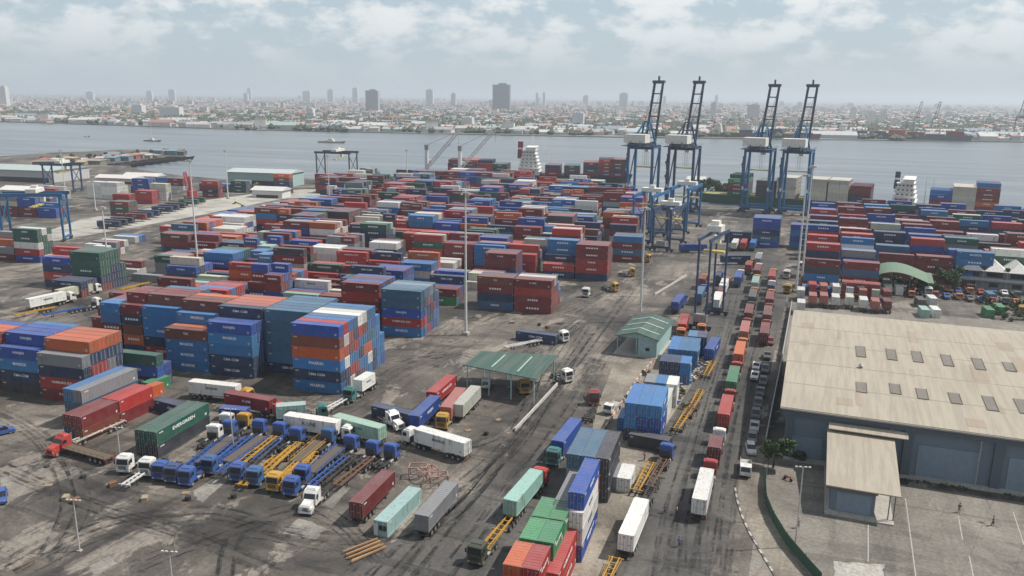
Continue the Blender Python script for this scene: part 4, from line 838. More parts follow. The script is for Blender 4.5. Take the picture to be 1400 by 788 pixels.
GREENR = ribbed((.032, .088, .066), .4, .5, 2.0); CYANW = mat((.30, .44, .42), .7, 0, .3); GREY = mat((.23, .24, .245), .7, 0, .3)
def R2(x, y): return x, y
m, n, b = newmat('foliage'); s_ = ramp(n, [(.3, (.025, .045, .018)), (.55, (.05, .085, .03)), (.75, (.09, .12, .045))], noise(n, .9, 3)); n.links.new(s_.outputs[0], b.inputs['Base Color']); b.inputs['Roughness'].default_value = .75; LEAF = m
def crown(b, c, r, n, rng, s=.28, flat=.75):
    cl = [(Vector((rng.gauss(0, .42), rng.gauss(0, .42), rng.gauss(0, .36)*flat))*r, rng.uniform(.22, .42)*r) for _ in range(max(5, int(n/130)))]
    for _ in range(n):
        o, cr = rng.choice(cl); v = Vector((rng.gauss(0, 1), rng.gauss(0, 1), rng.gauss(0, 1))).normalized()*cr*rng.uniform(.65, 1.08); p = Vector(c)+o+v
        a = Vector((rng.gauss(0, 1), rng.gauss(0, 1), rng.gauss(0, .6))).normalized()*s*rng.uniform(.6, 1.4); d = a.cross(Vector((rng.gauss(0, 1), rng.gauss(0, 1), rng.gauss(0, 1)))).normalized()*s*.6
        b.add([p-a, p+d, p+a, p-d], [(0, 1, 2, 3)])
def tree(px, h, r, label, n=1500, s=.28, name='broadleaf_tree', group=None):
    p = G(*px); e = empty(name, p, 0, label, 'tree' if h > 2 else 'shrub', group); rng = random.Random(int(px[0]*7+px[1])); b = MB().cyl((0, 0, 0), (.1, 0, h*.5), .22*h/6, .12*h/6, 7)
    for k in range(5): t = k*1.3; b.cyl((.1, 0, h*.42), (math.cos(t)*r*.5, math.sin(t)*r*.5, h*.72), .07*h/6, .03, 5)
    bpart(e, 'trunk', b, [mat((.10, .07, .05), .9)]); b = MB(); crown(b, (0, 0, h*.68), r, n, rng, s); bpart(e, 'crown', b, [LEAF])
# warehouse: eave at front y0, ridge at y1
wx0, wx1, wy0, wy1, wy2, zE, zR = -2.6, 118.0, 154.0, 210.0, 219.0, 10.4, 14.6
w = empty('warehouse', (wx0, wy0, 0), 0, 'huge beige ribbed-roof warehouse with blue-grey walls, right foreground', 'warehouse')
def WL(x, y, z): return (x-wx0, y-wy0, z)
b = MB(); b.b2(WL(wx0+1.2, wy0+1.4, 0), WL(wx1, wy0+1.7, zE-.3)); b.b2(WL(wx0+1.2, wy0+1.7, 0), WL(wx0+1.5, wy2-1, zE-.3)); b.b2(WL(wx0+1.5, wy2-1.3, 0), WL(wx1, wy2-1, zE-.3))
b.add([WL(wx0+1.2, wy0+1.7, zE-.3), WL(wx0+1.2, wy2-1, zE-.3), WL(wx0+1.2, wy1, zR-.3)], [(0, 1, 2), (2, 1, 0)]); bpart(w, 'wall', b, [WALLB])
b = MB(); t_ = .25
b.add([WL(wx0, wy0, zE), WL(wx1, wy0, zE), WL(wx1, wy1, zR), WL(wx0, wy1, zR), WL(wx0, wy0, zE+t_), WL(wx1, wy0, zE+t_), WL(wx1, wy1, zR+t_), WL(wx0, wy1, zR+t_)], [(3, 2, 1, 0), (4, 5, 6, 7), (0, 1, 5, 4), (1, 2, 6, 5), (3, 0, 4, 7)])
b.add([WL(wx0, wy1, zR), WL(wx1, wy1, zR), WL(wx1, wy2, zR-1.0), WL(wx0, wy2, zR-1.0), WL(wx0, wy1, zR+t_), WL(wx1, wy1, zR+t_), WL(wx1, wy2, zR-1.0+t_), WL(wx0, wy2, zR-1.0+t_)], [(3, 2, 1, 0), (4, 5, 6, 7), (2, 3, 7, 6), (1, 2, 6, 5), (3, 0, 4, 7)])
rf = bpart(w, 'roof', b, [ROOFW])
def roof_z(y): return zE+(zR-zE)*(y-wy0)/(wy1-wy0)+t_
b = MB()
for k, y in enumerate((166, 178, 190, 201)):
    b.add([WL(wx0, y, roof_z(y)+.01), WL(wx1, y, roof_z(y)+.01), WL(wx1, y+.12, roof_z(y+.12)+.09), WL(wx0, y+.12, roof_z(y+.12)+.09), WL(wx0, y+.25, roof_z(y+.25)+.01), WL(wx1, y+.25, roof_z(y+.25)+.01)], [(0, 1, 2, 3), (3, 2, 5, 4)])
child(rf, 'sheet_lap_seam', b.mesh('sheet_lap_seam', [mat((.33, .30, .25), .7, 0, .3)]))
b = MB().b2(WL(wx0+.4, wy0+.5, zE-1.4), WL(wx1, wy0+1.38, zE-.02)); bpart(w, 'fascia', b, [TRIMB])
def roof_px(x, y):                                       # hit the sloping roof
    z = 11.
    for _ in range(8): p = G(x, y, z); z = roof_z(p.y)
    return p, z
for (x, y) in [(1177, 481), (1219, 485), (1254, 488), (1295, 493), (1338, 498), (1380, 502), (1178, 530), (1224, 532), (1261, 539), (1306, 545), (1354, 552), (1398, 556)]:
    p, z = roof_px(x, y); d = 2.6 if R.random() < .6 else 3.4; b = MB(); sl_ = (zR-zE)/(wy1-wy0)
    for q, zz, ins in ((0, .02, 0),):
        b.add([(p.x-wx0-.95, p.y-wy0-d, z-d*sl_+.05), (p.x-wx0+.95, p.y-wy0-d, z-d*sl_+.05), (p.x-wx0+.95, p.y-wy0+d, z+d*sl_+.05), (p.x-wx0-.95, p.y-wy0+d, z+d*sl_+.05)], [(0, 1, 2, 3)])
    for s in (-1, 1): b.bar((p.x-wx0+s*.97, p.y-wy0-d, z-d*sl_+.07), (p.x-wx0+s*.97, p.y-wy0+d, z+d*sl_+.07), .08, .16)
    b.bar((p.x-wx0-.97, p.y-wy0-d, z-d*sl_+.08), (p.x-wx0+.97, p.y-wy0-d, z-d*sl_+.08), .1, .2)
    child(rf, 'skylight', b.mesh('skylight', [SKYL]))
RP = random.Random(9)
for k_ in range(16):
    yy = wy0+RP.uniform(2, 48); xx = wx0+RP.uniform(2, 62); ww, dd = RP.choice((1.0, 2.0, 3.1)), RP.uniform(3, 9); yb2 = min(yy+dd, wy1-1); m_ = RP.choice([ribbed((.38, .34, .265)), ribbed((.50, .44, .345)), ribbed((.36, .29, .21))]) if k_ < 3 else RP.choice(PM)
    if k_ < 3: PM = (globals().get('PM') or [])+[m_]
    b = MB().add([WL(xx, yy, roof_z(yy)+.03), WL(xx+ww, yy, roof_z(yy)+.03), WL(xx+ww, yb2, roof_z(yb2)+.03), WL(xx, yb2, roof_z(yb2)+.03)], [(0, 1, 2, 3)]); child(rf, 'roof_sheet', b.mesh('roof_sheet', [m_]))
bpart(w, 'gutter', MB().b2(WL(wx0, wy0-.28, zE-.16), WL(wx1, wy0-.03, zE+.12)), [mat((.30, .28, .24), .6, 0, .4)])
for k_ in range(8): bpart(w, 'downpipe', MB().cyl(WL(17.2+k_*14.6, wy0+.62, .3), WL(17.2+k_*14.6, wy0+.62, zE-.2), .12, n=8), [mat((.30, .31, .31), .6, 0, .4)])
o = MB(); [crown(o, (RP.uniform(18, 72), wy0-.9-RP.random(), .3), RP.uniform(.3, .6), 60, RP, .14) for k_ in range(60)]; tag(link('weeds', o.mesh('weeds', [LEAF])), 'weeds growing along the foot of the warehouse wall', 'weeds', kind='stuff')
p, z = roof_px(1177, 503); b = MB().cyl((p.x-wx0, p.y-wy0, z-.1), (p.x-wx0, p.y-wy0, z+.5), .35, .35, 12).cyl((p.x-wx0, p.y-wy0, z+.5), (p.x-wx0, p.y-wy0, z+.85), .6, .2, 12); child(rf, 'roof_vent', b.mesh('roof_vent', [mat((.25, .25, .25), .5, .3)]))
for i in range(8):
    x = 19.4+i*14.6
    bpart(w, 'pillar', MB().b2(WL(x, wy0+.75, 0), WL(x+1.5, wy0+1.39, zE-1.42)), [TRIMB])
    bpart(w, 'roller_door', MB().b2(WL(x+2.6, wy0+1.25, .3), WL(x+12.6, wy0+1.395, 6.4)), [DOORB])
bpart(w, 'roller_door', MB().b2(WL(.0, wy0+1.25, .3), WL(3.6+2, wy0+1.395, 4.6)), [DOORB]); bpart(w, 'pillar', MB().b2(WL(-.9, wy0+.75, 0), WL(-.1, wy0+1.39, zE-1.42)), [TRIMB])
bpart(w, 'plinth', MB().b2(WL(wx0+1.4, wy0-.4, 0), WL(wx1, wy0+1.38, .28)), [CONC])
p = G(1398, 668); bpart(w, 'window', MB().b2(WL(p.x, wy0+1.2, 1.4), WL(p.x+2, wy0+1.38, 2.7)), [GLASS])
# annex with lean-to canopy
an = empty('loading_annex', (0, 0, 0), 0, 'small blue-walled loading annex with sloping beige canopy, warehouse front', 'annex')
q = [G(1134, 590, 7.8), G(1230, 602, 7.8), G(1236, 683, 4.9), G(1126, 663, 4.9)]
ax0, ax1 = (q[0].x+q[3].x)/2, (q[1].x+q[2].x)/2-.6; ayN = (q[2].y+q[3].y)/2; ayF = wy0+.3
an.location = (ax0, ayN, 0)
def A(x, y, z): return (x-ax0, y-ayN, z)
b = MB(); b.add([A(ax0, ayN, 4.9), A(ax1, ayN, 4.9), A(ax1, ayF, 7.8), A(ax0, ayF, 7.8), A(ax0, ayN, 5.1), A(ax1, ayN, 5.1), A(ax1, ayF, 8.0), A(ax0, ayF, 8.0)], [(3, 2, 1, 0), (4, 5, 6, 7), (0, 1, 5, 4), (1, 2, 6, 5), (2, 3, 7, 6), (3, 0, 4, 7)]); bpart(an, 'canopy_roof', b, [ROOFW])
b = MB().b2(A(ax0+1.0, ayN+1.2, .25), A(ax1-3.6, ayN+1.5, 4.8)); b.b2(A(ax0+1.0, ayN+1.5, .25), A(ax0+1.3, ayF, 4.8)); b.b2(A(ax1-3.9, ayN+1.5, .25), A(ax1-3.6, ayF, 4.8)); bpart(an, 'wall', b, [WALLB])
bpart(an, 'roller_door', MB().b2(A(ax0+1.9, ayN+1.1, .3), A(ax1-4.2, ayN+1.19, 3.8)), [DOORB]); bpart(an, 'fascia', MB().b2(A(ax0+.2, ayN+.15, 4.5), A(ax1-3.4, ayN+.4, 4.88)), [mat((.12, .08, .06), .7)])
bpart(an, 'dock_floor', MB().b2(A(ax0+.2, ayN-.6, 0), A(ax1-.6, ayF-.1, .24)), [CONC])
for dx in (.7, 1.5): bpart(an, 'post', MB().box(A(ax1-dx, ayN+.9, .24), (.16, .16, 4.72)), [TRIMB])
b = MB(); q = [G(1134, 575, 9.6), G(1243, 590, 9.6)]; bb = wy0-1.9; u_ = MB()
u_.add([A(q[0].x, bb, 8.2), A(q[1].x, bb, 8.2), A(q[1].x, wy0-.05, 8.75), A(q[0].x, wy0-.05, 8.75), A(q[0].x, bb, 8.35), A(q[1].x, bb, 8.35), A(q[1].x, wy0-.05, 8.9), A(q[0].x, wy0-.05, 8.9)], [(3, 2, 1, 0), (4, 5, 6, 7), (0, 1, 5, 4), (1, 2, 6, 5), (2, 3, 7, 6), (3, 0, 4, 7)]); bpart(an, 'upper_awning', u_, [ROOFW])

# green-roofed sheds on the lane
def gable(name, px_nl, px_nr, depth, ze, zr, label, cat, roofm, wallm, open_=True, strips=True):
    a, c = G(*px_nl), G(*px_nr); wdt = (c-a).length; rz = math.atan2((c-a).y, (c-a).x); e = empty(name, a, rz, label, cat)
    b = MB(); o = .6
    for s in (0, 1):
        x0, x1 = (-o, wdt/2) if s == 0 else (wdt/2, wdt+o); z0, z1 = (ze, zr) if s == 0 else (zr, ze)
        vs = [(x0, -o, z0), (x1, -o, z1), (x1, depth+o, z1), (x0, depth+o, z0)]; b.add(vs+[(x, y, z+.15) for x, y, z in vs], [(3, 2, 1, 0), (4, 5, 6, 7), (0, 1, 5, 4), (1, 2, 6, 5), (2, 3, 7, 6), (3, 0, 4, 7)])
    r = bpart(e, 'roof', b, [roofm])
    if strips:
        for y in (depth*.2, depth*.5, depth*.8):
            b = MB(); b.bar((.3, y, ze+.25+(.3+o)/(wdt/2+o)*(zr-ze)), (wdt/2, y, zr+.22), .45, .06); b.bar((wdt/2, y, zr+.22), (wdt-.3, y, ze+.25+(.3+o)/(wdt/2+o)*(zr-ze)), .45, .06); child(r, 'roof_light', b.mesh('roof_light', [mat((.5, .55, .5), .4)]))
    for x in (.1, wdt/2-.1, wdt-.1):
        for y in (.1, depth-.1): bpart(e, 'post', MB().box((x, y, 0), (.22, .22, ze if x != wdt/2-.1 else zr-.2)), [wallm])
    if open_:
        b = MB(); b.b2((wdt/2+.3, .3, .1), (wdt-.25, .45, ze-.05)); b.b2((wdt-.12, .25, .1), (wdt-.0, depth-.3, ze-.1)); b.b2((.2, depth-.3, .1), (wdt-.2, depth-.15, ze-.1)); bpart(e, 'wall', b, [wallm])
        bpart(e, 'window', MB().b2((wdt*.72, .24, 1.6), (wdt*.82, .29, 2.5)), [GLASS])
        b = MB(); b.prism([(0, ze-.1), (wdt, ze-.1), (wdt/2, zr-.12)], .2, .3); bpart(e, 'gable_panel', b, [wallm])
    bpart(e, 'floor_slab', MB().b2((-.8, -.8, 0), (wdt+.8, depth+.8, .1)), [CONC])
    return e
gable('gate_shed', (843, 483), (897, 490), 20, 5.0, 6.6, 'green gabled shed with pale cyan walls beside the lane', 'shed', GREENR, CYANW)
cn = empty('lane_canopy', G(645, 545), math.radians(2), 'low green metal canopy sheltering parked machines, mid-yard', 'canopy')
q = [G(634, 500, 6.4), G(734, 520, 6.0), G(763, 487, 6.4), G(658, 481, 6.6)]; o_ = Vector(cn.location); Mi = Matrix.Rotation(-math.radians(2), 3, 'Z')
L_ = [Mi @ (v-o_) for v in q]; b = MB(); b.add([tuple(v) for v in L_]+[tuple(v+Vector((0, 0, .2))) for v in L_], [(3, 2, 1, 0), (4, 5, 6, 7), (0, 1, 5, 4), (1, 2, 6, 5), (2, 3, 7, 6), (3, 0, 4, 7)]); r = bpart(cn, 'roof', b, [GREENR])
for t in (.35, .7):
    b = MB(); a_, c_ = L_[0].lerp(L_[1], t), L_[3].lerp(L_[2], t); b.bar(a_.lerp(c_, .15)+Vector((0, 0, .24)), a_.lerp(c_, .85)+Vector((0, 0, .24)), .35, .05); child(r, 'roof_light', b.mesh('roof_light', [mat((.35, .45, .4), .4)]))
for i in range(4):
    for a_, c_ in ((L_[0], L_[1]), (L_[3], L_[2])):
        v = a_.lerp(c_, .04+i*.305); bpart(cn, 'post', MB().box((v.x, v.y+(.5 if a_ is L_[0] else -.5), -.0), (.25, .25, v.z-.05)), [CYANW])
spawn('box_truck', 'small_lorry', G(665, 528), math.radians(-70), VW, 'white lorry in the shade of the green canopy', 'lorry'); spawn('cabover', 'lorry_tractor', G(715, 535), math.radians(-60), YEL, 'yellow tractor in the shade of the green canopy', 'lorry')
# low barrier walls, painted in red and white blocks
def barrier(pxs, label, h=.75, w_=.3, red=False):
    pp = [G(*p) for p in pxs]; e = empty('barrier_wall', pp[0], 0, label, 'barrier'); b = MB(); k = 0
    for p, q in zip(pp, pp[1:]):
        L = (q-p).length; n = max(1, int(L/1.6)); 
        for i in range(n):
            a, c = (p-pp[0]).lerp(q-pp[0], i/n), (p-pp[0]).lerp(q-pp[0], (i+1)/n); b.mi = k % 2 if red else 0; k += 1; b.bar((a.x, a.y, h/2), (c.x, c.y, h/2), w_, h)
    bpart(e, 'barrier_blocks', b, [mat((.48, .46, .42), .8, 0, .5), mat((.38, .16, .10), .8, 0, .5)]); return e
barrier([(704, 590), (730, 562), (762, 527)], 'dirty white barrier wall beside the green canopy')
barrier([(788, 640), (815, 606), (845, 560), (872, 520), (893, 495)], 'red and white block barrier along the central strip', red=True)
barrier([(895, 404), (915, 392), (938, 378)], 'white block barrier on the lane near the gantry')
barrier([(742, 706), (765, 670), (785, 645)], 'low kerb barrier beside the pale green box') if False else None
# office building with saw-tooth white roof
p0 = G(1310, 393); of = empty('office_building', p0, math.radians(-3), 'long grey two-storey office with zigzag white roof behind the warehouse', 'office building')
b = MB().b2((0, 0, 0), (60, 14, 7.2)); bpart(of, 'wall', b, [GREY]); b = MB().b2((-1, -1.8, 3.6), (60, 0-.02, 3.9)); b.b2((-1, -1.85, 3.9), (60, -1.7, 4.7)); bpart(of, 'balcony', b, [mat((.33, .34, .34), .7)])
b = MB()
for i in range(8):
    x = i*7.5; b.add([(x, -2, 7.3), (x+7.5, -2, 7.3), (x+3.75, 2, 10.4), (x, 15, 7.3), (x+7.5, 15, 7.3), (x+3.75, 11, 10.4)], [(0, 1, 2), (1, 4, 5, 2), (4, 3, 5), (3, 0, 2, 5), (0, 3, 4, 1)])
bpart(of, 'roof', b, [mat((.55, .53, .49), .7, 0, .45)])
for i in range(8):
    bpart(of, 'window', MB().b2((i*7.5+1.2, -.06, 4.9), (i*7.5+6.3, -.01, 6.6)), [GLASS]); bpart(of, 'window', MB().b2((i*7.5+2.2, -.06, 1.2), (i*7.5+5.3, -.01, 2.7)), [GLASS])
    if i < 7: bpart(of, 'roof_dormer', MB().b2((i*7.5+6.8, -1.2, 7.4), (i*7.5+8.2, .4, 8.8)), [BLACK])
    bpart(of, 'pillar', MB().b2((i*7.5-.2, -1.7, 0), (i*7.5+.2, -1.3, 7.25)), [GREY])
# arched green awning with trees below
p0 = G(1188, 396); p1 = Vector((G(1270, 399).x, p0.y, 0)); aw = empty('arched_awning', p0, math.atan2((p1-p0).y, (p1-p0).x), 'arched grey-green awning over shrubs beside the office', 'awning'); b = MB(); Lw = (p1-p0).length
vs = []
for i in range(13):
    t = i/12; zz = 5.0+3.0*math.sin(PI*min(1, t*1.1)**.8); vs += [(t*Lw, -5.0, zz+.2), (t*Lw, 5, zz+2.0)]
b.add(vs, [(2*i, 2*i+2, 2*i+3, 2*i+1) for i in range(12)]); b.add([(x, y, z-.12) for x, y, z in vs], [(2*i, 2*i+1, 2*i+3, 2*i+2) for i in range(12)]); bpart(aw, 'canvas', b, [mat((.13, .20, .14), .85, 0, .4)])
for t in (.05, .35, .65, .95): bpart(aw, 'post', MB().box((t*Lw, 0, 0), (.15, .15, 5.2+2.2*math.sin(PI*t))), [STEEL])
# far port sheds at left
for (x, y), L, d, h, c, rc, w in [((-40, 246), 75, 40, 9, (.42, .43, .42), (.36, .42, .40), 'pale green roofed transit shed at the left edge'), ((312, 253), 52, 22, 10, (.30, .42, .40), (.42, .46, .46), 'long pale teal transit shed beside the basin'), ((345, 270), 22, 12, 5, (.6, .6, .57), (.55, .55, .52), 'white low building before the teal shed'),
        ((2, 272), 26, 12, 6, (.6, .59, .55), (.62, .6, .56), 'white cabin block above the left gantry'), ((132, 250), 34, 10, 4, (.6, .5, .48), (.62, .58, .55), 'long pinkish shed by the basin'), ((170, 247), 30, 9, 4, (.58, .55, .5), (.6, .58, .53), 'low white shed by the basin'), ((940, 262), 12, 8, 9, (.50, .50, .42), (.55, .55, .47), 'cream block behind the ship-to-shore cranes')]:
    p = G(x, y); e = empty('port_shed', p, math.radians(8), w, 'shed'); b = MB().b2((0, 0, 0), (L, d, h)); bpart(e, 'wall', b, [mat(c, .8, 0, .3)])
    b = MB(); b.add([(-1, -1, h+.05), (L+1, -1, h+.05), (L+1, d+1, h+.05), (-1, d+1, h+.05), (-1, d/2, h+2.2), (L+1, d/2, h+2.2)], [(0, 1, 5, 4), (2, 3, 4, 5), (0, 4, 3), (1, 2, 5), (3, 2, 1, 0)]); bpart(e, 'roof', b, [mat(rc, .6, 0, .3)])
    bpart(e, 'doorway', MB().b2((3, -.06, 0), (L-3, -.02, h*.4)), [BLACK])
# peninsula clutter: small sheds and barges
RS = random.Random(8)
for i in range(46):
    t = i/45; x = 40+t*200+RS.uniform(-6, 6); y = 229-t*19+RS.uniform(-5, 5)*(1-t*.75); L, d, h = RS.uniform(8, 24)*(1-t*.4), RS.uniform(6, 11), RS.uniform(2.5, 6.5)*(1-t*.3); c, cn_ = RS.choice([((.42, .34, .22), 'tan'), ((.50, .42, .40), 'pinkish'), ((.58, .57, .55), 'white'), ((.35, .13, .11), 'dull red'), ((.5, .47, .40), 'cream'), ((.18, .27, .31), 'blue-grey'), ((.28, .28, .22), 'olive'), ((.22, .19, .16), 'brown'), ((.14, .14, .14), 'dark')])
    p = G(x, y); e = empty('jetty_shed', p, math.radians(10+RS.uniform(-25, 25)), '%s %s shed on the jetty, %s' % ('long' if L > 14 else 'small', cn_, ('near its root', 'left of its middle', 'at its middle', 'right of its middle', 'near its tip')[min(4, int(t*5))]), 'shed', 'sheds on the jetty')
    b = MB().b2((0, 0, 0), (L, d, h)); bpart(e, 'wall', b, [mat(tuple(k*.7 for k in c), .8, 0, .4)]); b = MB(); b.add([(-.5, -.5, h+.05), (L+.5, -.5, h+.05), (L+.5, d+.5, h+.05), (-.5, d+.5, h+.05), (-.5, d/2, h+1.3), (L+.5, d/2, h+1.3)], [(0, 1, 5, 4), (2, 3, 4, 5), (0, 4, 3), (1, 2, 5), (3, 2, 1, 0)]); bpart(e, 'roof', b, [mat(c, .7, 0, .3)])
for i in range(9): tree((60+i*21, 224-i*1.6), 6, 4.5, 'bushy tree among the jetty sheds, %s from left' % NTH[i].replace('front', 'first'), 260, .8, group='trees on the jetty')
for i in range(8): p = G(168+i*11, 226-i*1.4); e = empty('barge', (p.x, p.y, -1.6), math.radians(8+i), 'dark barge moored inside the jetty, %s from left' % NTH[i].replace('front', 'first'), 'barge', 'barges at the jetty'); BARGES = globals().setdefault('BARGES', []); BARGES.append(e)
for i in range(14):
    t = i/13; x = 150+t*118; y = 313-t*34; c = RS.choice('nnsnkmG'); p = G(x, y); rz = math.radians(98)
    rzz = math.radians(12); spawn('trailer', 'container_trailer', p, rzz, DRK, 'dark trailer in the line along the pale roadway, %s from left' % (NTH[i].replace('front', 'first') if i < 10 else ('eleventh', 'twelfth', 'thirteenth', 'last')[i-10]), 'trailer', 'trailers along the pale roadway')
    if i % 4 != 3: add_container(p.x, p.y, 1.38, rzz, 40, c, '%s container in the line along the pale roadway, %s from left' % (PAL[c][1], NTH[i].replace('front', 'first') if i < 10 else ('eleventh', 'twelfth', 'thirteenth', 'last')[i-10]), 'boxes along the pale roadway', True)
# ------------------------------------------------------------ masts, lamps, cranes
def mast(px, top_y, label, r=.34, col=None, heads=True):
    p = G(*px); _, _, wd = lookat_px(p); lo, hi = 3, 120
    for _ in range(40):
        mid = (lo+hi)/2
        if lookat_px((p.x, p.y, mid))[1] > top_y: lo = mid
        else: hi = mid
    h = lo; e = empty('light_mast', p, 0, label, 'light mast', 'tall light masts'); m = col or mat((.55, .55, .52), .6, 0, .2)
    bpart(e, 'base_plinth', MB().box((0, 0, 0), (1.8, 1.8, .9)), [CONC]); bpart(e, 'pole', MB().cyl((0, 0, .8), (0, 0, h), r, r*.45, 12), [m])
    if heads:
        b = MB().cyl((0, 0, h-.6), (0, 0, h-.2), 1.0, 1.0, 12); bpart(e, 'head_ring', b, [STEEL])
        for i in range(6): t = i*PI/3; bpart(e, 'floodlight', MB().box((1.2*math.cos(t), 1.2*math.sin(t), h-.9), (.5, .5, .45), t), [LAMP])
    return e
mast((637, 458), 262, 'tall white light mast in the middle of the yard', .42); mast((875, 440), 283, 'tall white light mast behind the green shed', .40); mast((272, 380), 218, 'tall light mast rising from green boxes at left', .40)
mast((150, 382), 282, 'light mast above the white truck row, left field', .38); mast((451, 292), 212, 'light mast in front of the black gantry', .38, mat((.6, .45, .42), .6)); mast((312, 272), 205, 'thin light mast left of the teal shed', .4)
mast((1088, 400), 238, 'left one of the twin masts by the truck park', .42); mast((1096, 384), 226, 'right one of the twin masts by the truck park', .42); mast((131, 288), 246, 'short light mast on the far left', .4); mast((90, 268), 205, 'light mast behind the far left gantry', .35); mast((557, 262), 205, 'lattice aerial mast above the far boxes', .5)
def lamp(px, h, label, arms=2):
    p = G(*px); e = empty('street_lamp', p, math.radians(15), label, 'street lamp', 'street lamps'); bpart(e, 'pole', MB().cyl((0, 0, 0), (0, 0, h), .13, .08, 8), [mat((.42, .41, .38), .6)]); bpart(e, 'base', MB().box((0, 0, 0), (.6, .6, .25)), [CONC])
    bpart(e, 'crossbar', MB().bar((-1.0, 0, h), (1.0, 0, h), .1), [STEEL])
    for x in (-1, -.4, .4, 1): bpart(e, 'lamp_head', MB().box((x, 0, h), (.34, .26, .14)), [LAMP])
lamp((109, 754), 8.5, 'slim double-headed lamp on the empty yard, lower left'); lamp((237, 812), 6.5, 'lamp whose head shows at the bottom edge, lower left'); lamp((1087, 748), 13.5, 'lamp standing on the warehouse apron beside the green fence'); lamp((297, 505), 13, 'pale pole in front of the bright blue stack'); lamp((166, 640), 8, 'thin pole between red tractor and green box'); lamp((319, 612), 8, 'thin lamp among the blue trailers')
CRB = mat((.015, .12, .27), .45, 0, .25); CRD = mat((.035, .06, .10), .5, 0, .3); CRW = mat((.66, .65, .58), .6, 0, .35); NAVY = mat((.02, .05, .12), .5, 0, .3); CRR = mat((.35, .03, .05), .5, 0, .2)
def lat(b, p, q, w, n, c=.22, up=(0, 0, 1)):
    """box lattice between p and q"""
    p, q = Vector(p), Vector(q); d = (q-p).normalized(); u = Vector(up); s = d.cross(u).normalized()*w/2; t = s.cross(d).normalized()*w/2
    C4 = [s+t, s-t, -s-t, -s+t]
    for c4 in C4: b.bar(p+c4, q+c4, c)
    for i in range(n):
        a, e2 = p.lerp(q, i/n), p.lerp(q, (i+1)/n)
        for k in range(4): b.bar(a+C4[k], e2+C4[(k+1) % 4], c*.6)
        b.bar(a+C4[0], a+C4[1], c*.6); b.bar(a+C4[1], a+C4[2], c*.6); b.bar(a+C4[2], a+C4[3], c*.6); b.bar(a+C4[3], a+C4[0], c*.6)
